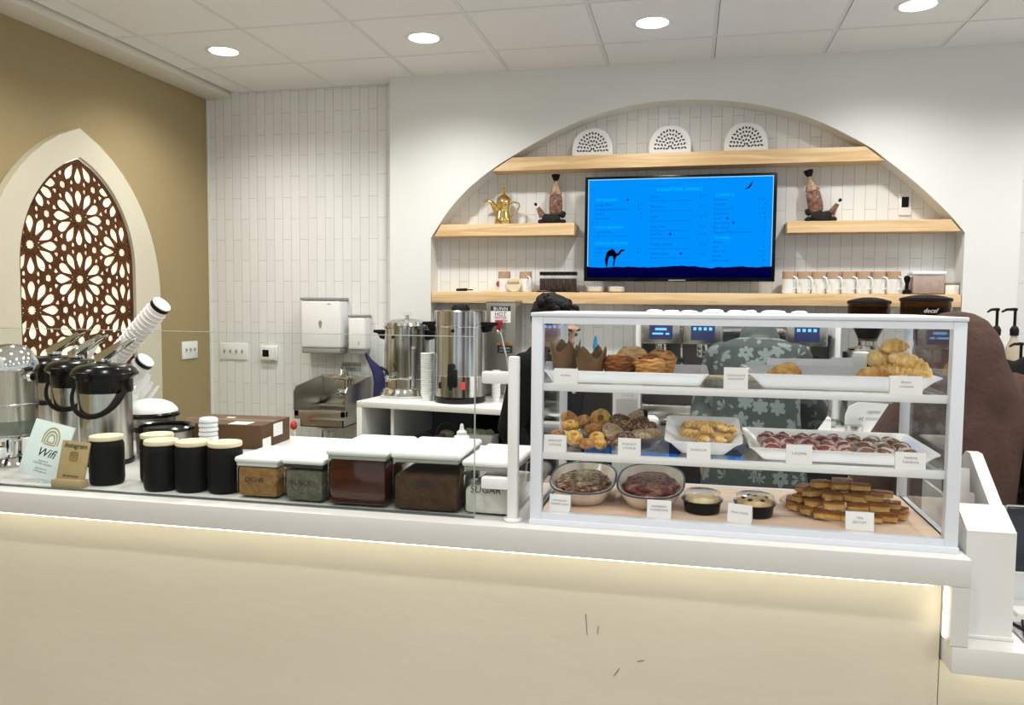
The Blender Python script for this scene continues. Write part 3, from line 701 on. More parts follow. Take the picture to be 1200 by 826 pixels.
for k, (x, z, dx, dz) in enumerate(((.0, .86, .004, -.05), (.03, .835, -.002, -.02), (.12, .76, .015, .004), (.08, .74, -.012, -.02))):
    m.tube([(x-.22+1.4, 1.799-2.05, z), (x-.22+dx+1.4, 1.799-2.05, z+dz)],   .0006, 6)
m.build('scuff_marks', mat('scuff', (.06, .05, .045), .8), ct)
lc = thing('register_counter', 'lower white register counter at the right end with lit edge', 'counter', (1.4, 2.0, 0))
def lb(x0, x1, y0, y1, z0, z1): return (x0-1.4, x1-1.4, y0-2.0, y1-2.0, z0, z1)
MB().box(*lb(.535, 3.0, YFR, 2.40, .832, .889), b=.003).build('countertop', counter_m, lc)
MB().box(*lb(.532, 3.0, 1.80, 2.38, 0, .832)).build('front_panel', plaster, lc)
MB().box(*lb(.545, 3.0, 1.752, 1.762, .826, .8315)).build('led_strip', led, lc)
ZR = .889
# ------------------------------------------------------------------ glass guard
sg = thing('glass_guard', 'low clear glass guard on white posts along the counter front', 'glass guard', (-1.15, 1.79, ZT_))
MB().box(-1.865+1.15, -.487+1.15, -.004, .004, .004, .428).build('glass_panel', glass('guard_glass', (.965, .985, .975), 1.5), sg)
m = MB().box(-1.865+1.15, -.487+1.15, -.004, .004, .4281, .4295); m.box(-.487+1.15, -.4855+1.15, -.004, .004, .004, .428)
m.build('glass_edge', mat('glass_edge_green', (.42, .50, .46), .2), sg)
MB().box(-1.865+1.15, -.487+1.15, -.0045, .0045, 0, .004).build('glass_gasket', mat('dark_gasket', (.10, .12, .12), .4), sg)
for px in (-.393, -1.862):
    p = MB().box(px+1.15-.012, px+1.15+.012, -.012, .012, .004, .385, .003).build('post', gloss_white, sg)
    MB().cyl((px+1.15, 0, 0), .022, .008, 28, b=.002).build('base_flange', gloss_white, p)
    for z in (.335, .088):
        xa, xb = (px+1.15-.075, px+1.15-.01) if px > -1 else (px+1.15+.01, px+1.15+.05)
        MB().box(xa, xb, -.014, .014, z-.014, z+.014, .005).build('clamp', gloss_white, p)
# ------------------------------------------------------------------ display case
CX, CW, CY0, CY1 = .100, .900, 1.775, 2.185
case = thing('pastry_display_case', 'white framed glass pastry case with two shelves on the counter', 'display case', (CX, CY0, ZT_))
fr_m = mat('case_frame', (.77, .81, .88), .3)
h = CW/2; D = CY1-CY0
m = MB()
for sx in (-1, 1):
    x = sx*(h-.013)
    m.box(x-.013, x+.013, 0, .026, .0, .4778, .002); m.box(x-.010, x+.010, D-.022, D, .0, .4778, .002)
    m.box(x-.009, x+.009, .0265, D-.0225, .0005, .026); m.box(x-.009, x+.009, .0265, D-.0225, .462, .4775)
hi_ = h-.0262
m.box(-hi_, hi_, .0005, .022, .0, .027); m.box(-h-.001, h+.001, -.004, -.0002, .0, .013, .001); m.box(-hi_, hi_, .0005, .022, .462, .4775)
m.box(-hi_, hi_, D-.02, D-.0005, .0, .024); m.box(-hi_, hi_, D-.02, D-.0005, .462, .4775)
m.build('frame', fr_m, case)
MB().box(-h-.002, h+.002, -.003, D+.002, .478, .487, .002).build('top_panel', fr_m, case)
MB().box(-h+.024, h-.024, .008, .012, .026, .463).build('front_glass', pane, case)
for sx in (-1, 1): MB().box(sx*(h-.012)-.002, sx*(h-.012)+.002, .026, D-.02, .026, .463).build('side_glass', pane, case)
for sx in (-1, 1):
    x0, x1 = (-h+.02, .015) if sx < 0 else (-.015, h-.02)
    y = D-.016 if sx < 0 else D-.008
    d = MB().box(x0, x1, y-.0015, y+.0015, .026, .463).build('sliding_door', glass('door_glass', (.955, .97, .97), 1.5), case)
    hx = x0+.025 if sx < 0 else x1-.028
    m = MB().box(hx-.0055, hx+.0055, y-.010, y-.002, .26, .315, .002); m.build('door_handle', steel, d)
    m = MB(); m.box(hx-.002, hx+.002, y-.0115, y-.0095, .303, .307); m.box(hx-.002, hx+.002, y-.0115, y-.0095, .268, .272); m.build('handle_screw', black, d)
board_m = wood_mat('case_board', (.80, .62, .47), (.74, .54, .39), .5, scale=.8)
MB().box(-h+.016, h-.016, .022, D-.022, .012, .026, .001).build('base_board', board_m, case)
ZB_ = ZT_+.026
cool = mat('case_light', (1, 1, 1), .5, emit=(.92, .96, 1), estr=5)
MB().box(-h+.03, h-.03, .0225, .0280, .4630, .4680).build('light_strip', cool, case)
shelf_edge = mat('shelf_edge', (.84, .85, .85), .3)
ZS = []
for z0 in (.150, .308):
    sh = MB().box(-h+.022, h-.022, .018, D-.03, z0+.009, z0+.015).build('glass_shelf', glass('shelf_glass', (.95, .965, .975), 1.5), case)
    MB().box(-h+.022, h-.022, .013, .030, z0, z0+.0165, .002).build('front_trim', shelf_edge, sh)
    MB().box(-h+.03, h-.03, .0305, .035, z0+.0035, z0+.0075).build('light_strip', cool, sh)
    m = MB()
    for sx in (-1, 1): m.box(sx*(h-.028)-.006, sx*(h-.028)+.006, .02, D-.03, z0+.001, z0+.009)
    m.build('side_bracket', shelf_edge, sh)
    ZS.append(ZT_+z0+.015)
Z2, Z1 = ZS          # lower shelf top, upper shelf top
for i, (px, wd, hh) in enumerate(((767, 17, .012), (787, 15, .010), (808, 16, .010), (836, 22, .015), (863, 15, .012), (880, 13, .013), (907, 22, .013), (938, 18, .012))):
    p = at(px, 362, 2.02); ww = wd/933*2.05/2; hh *= .62
    m = MB().prism([(-ww, 0), (ww, 0), (ww*.8, hh*.8), (ww*.3, hh), (-ww*.4, hh*.95), (-ww*.85, hh*.6)], -.03, .03, b=.0015)
    o = m.build('folded_paper', mat('folded_white', (.86, .87, .88), .6), loc=(p.x, 2.03+.01*(i % 2), ZT_+.4872), rotz=.15*(-1)**i)
    tag(o, '%s folded white paper piece from the left on top of the pastry case' % ['first', 'second', 'third', 'fourth', 'fifth', 'sixth', 'seventh', 'eighth'][i], 'paper', 'folded papers on the case top')
# ------------------------------------------------------------------ trays
def tray(name, label, cat, x0, x1, y0, y1, z, hh, flare, mt, tilt=0, th=.003, group=None):
    """rectangular dish with flared walls, rim wider than its base; sizes are of the rim"""
    cx, cy_ = (x0+x1)/2, (y0+y1)/2; a, b = (x1-x0)/2, (y1-y0)/2
    def rr(a, b, r, n=5):
        out = []
        for (sx, sy_, s0) in ((1, 1, 0), (-1, 1, 1), (-1, -1, 2), (1, -1, 3)):
            for k in range(n+1):
                t = PI/2*(s0+k/n); out.append((sx*(a-r)+r*math.cos(t), sy_*(b-r)+r*math.sin(t)))
        return out
    prof = [(a-flare, b-flare, .012, 0), (a-flare*.35, b-flare*.35, .014, hh*.75), (a, b, .016, hh), (a, b, .016, hh+th), (a-flare*.38, b-flare*.38, .014, hh*.75+th+.001), (a-flare-th, b-flare-th, .010, th)]
    t = bmesh.new(); rings = []
    for (pa, pb, r, z_) in prof: rings.append([t.verts.new((x, y, z_)) for x, y in rr(pa, pb, r)])
    n = len(rings[0]); t.faces.new(rings[0][::-1]); t.faces.new(rings[-1])
    for A, B in zip(rings, rings[1:]):
        for k in range(n): t.faces.new((A[k], A[(k+1) % n], B[(k+1) % n], B[k]))
    bmesh.ops.recalc_face_normals(t, faces=t.faces)
    o = MB().merge(t).build(name, mt, loc=(cx, cy_, z)); o.rotation_euler.x = tilt
    return tag(o, label, cat, group)
T1 = tray('serving_tray', 'white rectangular tray on the left of the upper shelf, with muffins', 'tray', -.333, .045, 1.828, 2.10, Z1+.0005, .026, .018, ceramic)
T2 = tray('serving_tray', 'long white flared tray on the right of the upper shelf, with croissants', 'tray', .128, .522, 1.812, 2.09, Z1+.0005, .032, .035, ceramic)
T3 = tray('serving_tray', 'long white tray of wrapped date sweets on the lower glass shelf', 'tray', .135, .523, 1.806, 2.10, Z2+.0005, .028, .03, ceramic)
TP = tray('square_plate', 'square white flared plate of golden twisted pastries', 'plate', -.050, .122, 1.822, 2.02, Z2+.011, .038, .036, plastic_white, tilt=.16)
# parchment in T1
m = MB(); t = bmesh.new(); G = [[t.verts.new((-.085+.17*i/12, -.09+.18*j/12, .0035+.004*noise.noise((i*.5, j*.5, 2))**2+.0015)) for j in range(13)] for i in range(13)]
for i in range(12):
    for j in range(12): t.faces.new((G[i][j], G[i+1][j], G[i+1][j+1], G[i][j+1]))
m.merge(t); o = m.build('parchment_sheet', mat('parchment', (.80, .73, .60), .8, col2=(.74, .60, .42), scale=10, contrast=.25), loc=(-.055, 1.962, Z1+.004))
o.modifiers.new('th', 'SOLIDIFY').thickness = .0006
tag(o, 'crumb-strewn parchment sheet in the muffin tray', 'paper')
# cards
def card(label, lines, px0, px1, py0, py1, z, rot=0, size=None, italic=0, tint=grey_ink, dy=0):
    p0 = atz((px0+px1)/2, py1, z); wd = (px1-px0)/933.4*(p0.length and (p0-Vector((0, 0, ZC))).dot(FW))
    hh = (py1-py0)/933.4*(p0-Vector((0, 0, ZC))).dot(FW)*1.03
    yc_ = 1.7895 if z > ZB_+.05 else max(p0.y, 1.801)
    x_ = at((px0+px1)/2, py1, yc_).x
    t = thing('price_card', label, 'price card', (x_, yc_, z+(.0016 if z > ZB_+.05 else 0)), rot, 'white name cards in the pastry case')
    m = MB(); m.prism([(0, 0), (.0009, 0), (.0069, hh), (.0060, hh)], -wd/2, wd/2, 'yz'); m.prism([(.0069, hh), (.0078, hh), (.0148, 0), (.0140, 0)], -wd/2, wd/2, 'yz')
    m.build('folded_card', mat('card_stock', (.95, .95, .94), .6), t, smooth=False)
    if lines:
        size = size or .0072
        m = MB(); ang = math.atan2(.006, hh); n_ = len(lines)
        for i, s in enumerate(lines):
            zz = hh*.56-(i-(n_-1)/2)*size*1.25-size*.35
            m.text(s, size, TR(0, .006*zz/hh-.0004, zz) @ Matrix.Rotation(-ang, 4, 'X') @ TXT, shear=italic, ext=.00015, space=1.1)
        m.build('lettering', tint, t, smooth=False)
    return t
FR = 0
card('price card standing before the muffin tray on the upper shelf', ['MUFFIN'], 649, 676, 431, 448, Z1, .0, .006)
card('price card for chocolate croissant in the gap between the two upper trays', ['CHOCOLATE', 'CROISSANT'], 848, 876, 434, 459, Z1, .0, .0062)
card('price card leaning before the croissant pile at the right of the upper shelf', ['Butter', 'croissant'], 1045, 1079, 439, 459, Z1, .0, .0070, .3)
card('price card for apricot cookie at the left end of the lower shelf', ['APRICOT', 'COOKIE'], 637, 663, 508, 527, Z2, .0, .0072)
card('price card in front of the dark seeded cookies', ['WALNUT', 'COOKIE'], 724, 750, 513, 532.5, Z2, -.03, .0072)
card('price card in front of the square plate of twisted pastries', ['SAMBOUSA'], 805, 832, 519, 538, Z2, .0, .0065)
card('price card at the left of the wrapped date sweets tray', ['LOQMA'], 922, 951, 523, 545, Z2, .0, .0080)
card('price card at the right of the wrapped date sweets tray', ['YEMENI', 'TAMRIYA'], 1051, 1083, 528, 547, Z2, -.04, .0072)
card('price card before the pistachio-topped oval dish at the bottom left', ['PISTACHIO', 'CHEESE CAKE'], 643, 668, 582, 601, ZB_, -.06, .0062)
card('price card before the red-topped oval dish on the base board', ['RASPBERRY', 'CHEESECAKE'], 758, 786, 588, 608, ZB_, -.02, .0062)
card('tilted price card leaning between the two black cups', ['MILK CAKES'], 852, 880, 592, 613, ZB_, -.30, .0064)
card('price card in front of the stacked tea biscuits', ['TEA', 'BISCUIT'], 992, 1023, 601, 621.5, ZB_, -.02, .0072)
# ------------------------------------------------------------------ pastries: upper left
paper_br = mat('brown_muffin_paper', (.20, .105, .038), .7, col2=(.12, .062, .024), scale=25)
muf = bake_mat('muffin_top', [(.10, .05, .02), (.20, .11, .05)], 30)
def tulip(label, px, y, ph, rz, wdt=.037):
    p = at(px, 436, y)
    t = thing('muffin', label, 'muffin', (p.x, y, Z1+.0050), rz)
    prof = [(.55, 0), (.62, .02), (.82, .30), (.95, .55), (1.04, .78), (1.08, 1.0)]
    b = bmesh.new(); seg = 48; rings = []
    for j, (r, z) in enumerate(prof):
        ring = []
        for k in range(seg):
            a = 2*PI*k/seg
            peak = abs(math.sin(2*a))**1.3*(.80+.2*math.sin(3*a+rz))
            zz = z*(.62+.42*(1-peak)) if j > 2 else z*.62
            if j <= 2: zz = z*.80
            rr = r*(1+.05*math.cos(4*a))*(1+.03*noise.noise((a*2, z*3, rz)))
            ring.append(b.verts.new((wdt*rr*math.cos(a), wdt*rr*math.sin(a), ph*zz)))
        rings.append(ring)
    b.faces.new(rings[0][::-1])
    for A, B in zip(rings, rings[1:]):
        for k in range(seg): b.faces.new((A[k], A[(k+1) % seg], B[(k+1) % seg], B[k]))
    o = MB().merge(b).build('paper_wrap', paper_br, t, angle=60); md = o.modifiers.new('th', 'SOLIDIFY'); md.thickness = .0009
    MB().blob((0, 0, ph*.40), (wdt*.84, wdt*.84, ph*.20), 3, .12, 3, 3).build('crumb_top', muf, t)
tulip('muffin in tall brown paper at the far left of the upper tray', 662, 1.930, .088, .4, .034)
tulip('muffin in torn brown paper beside the cruffins', 692, 1.885, .078, 1.2, .035)
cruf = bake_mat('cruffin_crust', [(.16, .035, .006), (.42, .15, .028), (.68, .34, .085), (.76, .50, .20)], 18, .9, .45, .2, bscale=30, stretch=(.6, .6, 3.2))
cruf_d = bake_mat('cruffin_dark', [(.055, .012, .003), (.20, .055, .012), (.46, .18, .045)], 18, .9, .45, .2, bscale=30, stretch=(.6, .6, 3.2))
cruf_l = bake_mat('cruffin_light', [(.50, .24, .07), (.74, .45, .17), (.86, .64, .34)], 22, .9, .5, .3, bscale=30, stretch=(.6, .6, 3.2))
def cruffin(label, px, y, r, hh, mt, seed, z=Z1+.0042, topm=None):
    p = at(px, 430, y); t = thing('cruffin', label, 'cruffin', (p.x, y, z), seed*.7, 'cruffins on the upper tray')
    b = bmesh.new(); seg = 56; rings = []
    P = [(0, 0), (.72, 0), (.80, .05), (.90, .35), (.99, .62), (1.04, .72), (1.0, .80), (.90, .87), (.70, .94), (.42, .97), (.2, .93), (0, .90)]
    for (q, z_) in P:
        ring = []
        for k in range(seg):
            a = 2*PI*k/seg
            lay = .045*math.sin(26*z_+3*a+seed)+.07*noise.noise((math.cos(a)*2+seed, math.sin(a)*2, z_*3))
            sq = 1/(abs(math.cos(a))**6+abs(math.sin(a))**6)**(1/6)
            rr = q*(1+lay if q > .1 else 1)*(.55+.45*sq)
            ring.append(b.verts.new((r*rr*math.cos(a), r*rr*math.sin(a), hh*(z_+(.06*noise.noise((math.cos(a)*3, math.sin(a)*3, seed)) if z_ > .6 else 0)))))
        rings.append(ring)
    for A, B in zip(rings, rings[1:]):
        for k in range(seg): b.faces.new((A[k], A[(k+1) % seg], B[(k+1) % seg], B[k]))
    bmesh.ops.remove_doubles(b, verts=b.verts, dist=1e-6); bmesh.ops.recalc_face_normals(b, faces=b.faces)
    MB().merge(b).build('crust', mt, t, angle=60)
    m = MB(); n = 40
    pts = [(r*(.80-.62*k/n)*math.cos(5*k/n*PI/2+seed), r*(.80-.62*k/n)*math.sin(5*k/n*PI/2+seed), hh*(.91+.08*math.sin(k/n*2.6))) for k in range(n+1)]
    m.tube(pts, [(r*.15*(.6+.4*math.sin(PI*k/n)), r*.10) for k in range(n+1)], 8); m.build('top_swirl', topm or mt, t, angle=60)
cruffin('dark brown cruffin beside the brown paper muffins', 725, 1.885, .0345, .060, cruf_d, 1, topm=cruf)
cruffin('front golden-brown cruffin at the right of the cruffin pile', 761, 1.875, .0355, .060, cruf, 2.2, topm=cruf_d)
cruffin('golden cruffin mostly hidden behind the front right cruffin', 774, 1.955, .034, .068, cruf, 3.1)
cruffin('pale golden cruffin at the back of the pile', 741, 1.965, .036, .074, cruf_l, 4.4)
def slip(name, label, cat, px0, px1, py0, y, z0, lean=.0, rnd=False):
    a, b = at(px0, py0, y), at(px1, py0, y); hh = (a.z+b.z)/2-z0; w2 = (b.x-a.x)/2
    pl = [(-w2, 0), (w2, 0), (w2, hh*(.8 if rnd else 1)), (w2*.85, hh), (-w2, hh)] if rnd else [(-w2, 0), (w2, 0), (w2*.96, hh), (-w2*.98, hh*.98)]
    o = MB().prism(pl, -.0006, .0006).build(name, mat('card_stock'), loc=((a.x+b.x)/2, y, z0)); o.rotation_euler.x = lean
    return tag(o, label, cat)
slip('blank_card', 'blank white card standing behind the almond croissant piece', 'card', 898, 982, 420, 2.118, Z1+.0005)
slip('blank_card', 'smaller blank white card with a cut corner, behind the middle of the croissant tray', 'card', 974, 1000, 419, 2.128, Z1+.0005, 0, True)
slip('wax_paper', 'white wax paper sheet standing behind the seeded cookies', 'paper', 722, 748, 467, 2.135, Z2+.0005, -.0)
# ------------------------------------------------------------------ croissants: upper right
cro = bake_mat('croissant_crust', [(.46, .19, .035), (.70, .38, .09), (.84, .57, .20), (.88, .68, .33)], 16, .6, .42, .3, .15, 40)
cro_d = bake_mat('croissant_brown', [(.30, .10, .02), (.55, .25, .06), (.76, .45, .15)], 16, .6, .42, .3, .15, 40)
def croissant(label, loc, L_, rad, rot, mt, seed, bend=.8, group='butter croissants piled on the upper tray'):
    n = 46; pts, rs = [], []
    for k in range(n+1):
        s = k/n; u = 2*s-1
        a = u*bend; R_ = L_/(2*math.sin(min(bend, 1.5)))
        pts.append((R_*math.sin(a), R_*(math.cos(a)-1), 0))
        env = (1-abs(u)**2.4)**.75
        ph = (u*4.0) % 1.0 if u > 0 else (-u*4.0) % 1.0
        step = .82+.22*(1-ph)
        q = rad*max(env*step, .12)*(1+.06*noise.noise((s*9, seed, 0)))
        rs.append((q, q*.92))
    m = MB().tube(pts, rs, 18)
    for v in m.bm.verts:
        v.co += Vector((0, 0, 0))+.0022*noise.noise_vector(v.co*60+Vector((seed, 0, 0)))
    zmin = min((Matrix.Rotation(rot[1], 3, 'Y') @ Matrix.Rotation(rot[0], 3, 'X') @ v.co).z for v in m.bm.verts)
    M3 = Matrix.Rotation(rot[2], 4, 'Z') @ Matrix.Rotation(rot[1], 4, 'Y') @ Matrix.Rotation(rot[0], 4, 'X')
    bmesh.ops.transform(m.bm, matrix=TR(0, 0, -zmin) @ M3, verts=m.bm.verts)
    o = m.build('croissant', mt, loc=loc, angle=55)
    return tag(o, label, 'croissant', group)
zc0 = Z1+.0042
def P_(px, py, y): return at(px, py, y)
q = P_(1024, 440, 1.885); croissant('browned croissant at the lower left of the pile', (q.x, 1.89, zc0), .080, .024, (.2, 0, .2), cro_d, 1, .7)
q = P_(1050, 440, 1.93); croissant('wide golden croissant in the middle of the pile base', (q.x, 1.925, zc0), .095, .027, (.1, 0, -.25), cro, 2)
q = P_(1073, 442, 1.90); croissant('golden croissant at the lower right behind the price card', (q.x, 1.905, zc0), .075, .022, (.0, 0, -.5), cro, 3)
q = P_(1031, 424, 1.95); croissant('golden croissant slanting on the left of the pile', (q.x+.006, 1.955, zc0+.030), .088, .025, (.2, .25, .5), cro, 4)
q = P_(1068, 424, 1.93); croissant('long golden croissant sloping down the right of the pile', (q.x-.004, 1.925, zc0+.022), .098, .024, (.1, .42, -.15), cro, 5, .6)
q = P_(1047, 410, 1.945); croissant('small golden croissant topmost of the pile', (q.x, 1.945, zc0+.070), .062, .019, (.2, -.1, .3), cro, 6, .8)
q = P_(920, 436, 1.90); t = thing('almond_croissant', 'flaky nut-sprinkled croissant piece alone on the tray left side', 'croissant', (q.x, 1.895, zc0))
m = MB().blob((0, 0, .020), (.037, .026, .027), 5, .22, 2.2, 4, fn=lambda v: Vector((v.x, v.y, v.z if v.z > -.7 else -.7+(v.z+.7)*.1)) if True else v)
m.blob((.008, .004, .030), (.022, .018, .022), 8, .2, 2.5, 3); m.build('crust', cro_d, t, angle=60)
m = MB()
for k in range(16):
    a = random.uniform(0, 6.28); r_ = random.uniform(0, .018); m.blob((.008+r_*math.cos(a), r_*math.sin(a)*.8, .052-r_*.6), (.0045, .003, .0016), k, .2, 2, 1, )
m.build('almond_flakes', mat('almond', (.72, .55, .36), .6, col2=(.20, .12, .08), scale=90), t)
q = P_(957, 441, 1.88); tag(MB().blob((0, 0, .004), (.009, .006, .0042), 4, .3, 3, 2).build('croissant_crumb', mat('crumb', (.45, .22, .16), .7), loc=(q.x, 1.88, zc0)), 'loose reddish crumb on the croissant tray', 'crumb')
# ------------------------------------------------------------------ cookies on a clear round tray
def oval_dish(m, rx, ry, hh, base=.8, th=.002):
    m.lathe([(base, 0), (1, 1)], 48); return m
ck = thing('clear_oval_tray', 'clear plastic oval tray heaped with cookies on the lower shelf', 'tray', (-.183, 1.968, Z2+.0015))
def dish_mesh(rx, ry, hh, flare=.86, th=.0022, seg=56, power=2.0, zlip=0):
    t = bmesh.new(); rings = []
    for (k_, z_) in ((flare, 0), (.5*(1+flare)+.02, hh*.55), (1, hh), (1-th/rx, hh+th*.3), (.5*(1+flare)+.02-th/rx, hh*.55+th*.5), (flare-th/rx, th)):
        ring = []
        for k in range(seg):
            a = 2*PI*k/seg; c_, s_ = math.cos(a), math.sin(a); q = (abs(c_)**power+abs(s_)**power)**(-1/power)
            ring.append(t.verts.new((rx*k_*q*c_, ry*k_*q*s_, z_)))
        rings.append(ring)
    t.faces.new(rings[0][::-1]); t.faces.new(rings[-1])
    for A, B in zip(rings, rings[1:]):
        for k in range(seg): t.faces.new((A[k], A[(k+1) % seg], B[(k+1) % seg], B[k]))
    bmesh.ops.recalc_face_normals(t, faces=t.faces)
    return t
MB().merge(dish_mesh(.136, .148, .020)).build('tray_wall', glass('tray_plastic', (.90, .88, .86), 1.4, .05), ck)
apc = bake_mat('apricot_cookie', [(.40, .17, .03), (.62, .34, .07), (.80, .54, .16)], 26, .8, .6, .3)
apb = bake_mat('brown_cookie', [(.20, .07, .02), (.38, .17, .05), (.56, .30, .10)], 26, .8, .6, .3)
jam = mat('apricot_jam', (.34, .13, .02), .2, col2=(.45, .20, .03), scale=40, coat=.5)
sdc = bake_mat('seeded_cookie', [(.05, .018, .01), (.14, .06, .035), (.44, .30, .18)], 55, 1, .7, .15, bscale=120)
sdb = bake_mat('seeded_cookie_pale', [(.18, .09, .045), (.45, .31, .18), (.70, .55, .36)], 60, 1, .7, .3, bscale=120)
def cookie(label, px, py, y, r, tilt, mt, seed, jm=True, rz=0, th=.013, grp='apricot cookies', z=None, jamm=None):
    p = at(px, py, y); zz = p.z if z is None else z
    t = thing('cookie', label, 'cookie', (p.x, y, zz), 0, grp)
    M = Matrix.Rotation(rz, 4, 'Z') @ Matrix.Rotation(tilt, 4, 'X')
    def fn(v):
        d = math.hypot(v.x, v.y)
        return Vector((v.x, v.y, v.z-(.55*max(0, 1-d/.55) if (jm and v.z > 0) else 0)))
    MB().blob((0, 0, 0), (r, r, th), seed, .10, 2.5, 4, M, fn).build('crust', mt, t, angle=70)
    if jm: MB().blob((0, 0, th*.52), (r*.36, r*.34, th*.30), seed+3, .1, 3, 3, M).build('jam_centre', jamm or jam, t)
    return t
zc = Z2+.016
cookie('front left apricot cookie with a jam hollow', 673, 512, 1.852, .0205, .62, apc, 1, rz=.3)
cookie('pale apricot cookie right of the front left one', 699, 513, 1.858, .0195, .45, apc, 2, rz=-.5)
cookie('round apricot cookie with glossy jam beside the dark cookies', 695, 503, 1.90, .0210, .35, apb, 3)
cookie('brown apricot cookie lying at the left end of the tray', 654, 504, 1.905, .0190, .15, apb, 4, z=Z2+.022)
cookie('golden apricot cookie at the left, on top of the flat one', 668, 499, 1.93, .0215, .25, apc, 5, z=Z2+.043)
cookie('brown apricot cookie leaning at the top left of the heap', 668, 491, 1.96, .0240, .75, apb, 6, rz=.9)
cookie('dark apricot cookie edge behind the top left one', 681, 494, 1.955, .0235, .55, apb, 7, rz=-.9)
cookie('large golden apricot cookie standing upright at the back', 704, 491, 1.985, .0265, 1.05, apc, 8, rz=.1, jamm=mat('jam_dark', (.20, .07, .012), .2))
cookie('apricot cookie lying flat at the front edge of the tray', 688, 521, 1.835, .0180, .05, apb, 9, z=Z2+.0165, jm=False)
cookie('small apricot cookie at the front middle of the tray', 703, 521, 1.845, .0170, .05, apc, 10, z=Z2+.0165, jm=False)
for i, (px, py, y, r, tl, rz_, mt_, th_, lb_) in enumerate(((719, 507, 1.885, .0290, .75, .75, sdb, .010, 'front seeded cookie tilted toward the apricot ones'), (728, 495, 1.93, .0300, .55, .5, sdc, .011, 'dark seeded cookie at the top of the seeded heap'),
        (748, 497, 1.95, .0280, .55, -.9, sdc, .011, 'dark seeded cookie right of the topmost one'), (744, 490, 1.985, .0260, .8, -.8, sdb, .009, 'thin brown seeded cookie leaning at the back'), (757, 501, 1.94, .0270, .35, -.6, sdc, .010, 'dark seeded cookie at the right edge of the heap'),
        (752, 509, 1.885, .0280, .12, 0, sdb, .011, 'pale seeded cookie lying flat on the right'), (733, 513, 1.865, .0280, .12, .1, sdc, .011, 'dark seeded cookie under the price card corner'), (722, 517, 1.85, .0250, .08, .2, sdc, .009, 'dark seeded cookie lowest at the front'), (765, 507, 1.91, .022, .1, .2, sdb, .010, 'pale seeded cookie at the far right of the tray'))):
    cookie(lb_, px, py, y, r, tl, mt_, 20+i, False, rz_, th_, 'seeded chocolate cookies')
# ------------------------------------------------------------------ twisted golden pastries
gold = bake_mat('golden_pastry', [(.58, .27, .05), (.78, .46, .13), (.88, .64, .28)], 30, .5, .4, .35, .3)
rs_ = random.Random(4)
spots = [(806, 494), (818, 492), (830, 495), (842, 493), (854, 497), (862, 504), (812, 503), (824, 503), (836, 501), (848, 506), (806, 511), (817, 511), (829, 512), (841, 512), (853, 515), (861, 514), (823, 519), (846, 519)]
where = ['at the back left corner', 'second along the back', 'third along the back', 'fourth along the back', 'at the back right', 'at the right edge', 'left in the second row', 'left of the middle', 'in the very middle', 'right of the middle', 'at the left edge in front', 'pointing left in front', 'in front of the middle one', 'low in front of the middle', 'right in front', 'at the front right corner', 'half behind the price card', 'right behind the price card']
for i, (px, py) in enumerate(spots):
    y = 1.99-(py-491)/30*.125; p = at(px, py, y)
    m = MB(); n = 18; a0 = rs_.uniform(-.9, .9)+(PI/2 if i % 4 == 1 else 0); L_ = .034+.008*rs_.random()
    pts = [(L_*(k/n-.5), .006*math.sin(k/n*PI), .004*math.sin(k/n*PI*1.0)) for k in range(n+1)]
    rr = [(.0092*(.22+math.sin(PI*min(k/n*1.05, 1))**.7)*(1+.12*math.sin(k*1.9)), .0075*(.22+math.sin(PI*min(k/n*1.05, 1))**.7)) for k in range(n+1)]
    m.tube(pts, rr, 10)
    for k in range(3): m.tube([(L_*(-.35+.25*k), -.009, .001), (L_*(-.28+.25*k), 0, .0092), (L_*(-.2+.25*k), .010, .001)], [(.0035, .0022), (.0042, .0026), (.0028, .0022)], 8)
    bmesh.ops.transform(m.bm, matrix=Matrix.Rotation(a0, 4, 'Z') @ Matrix.Rotation(rs_.uniform(-.3, .3), 4, 'X'), verts=m.bm.verts)
    zz = Z2+.024+.16*(y-1.85)+(.012 if i in (7, 8, 9, 12, 6) else .002)
    tag(m.build('twisted_pastry', gold, loc=(p.x, y, zz), angle=60), 'golden twisted pastry %s of the square plate' % where[i] if 'card' not in where[i] else 'golden twisted pastry %s at the plate front' % where[i], 'pastry', 'golden twisted pastries on the square plate')
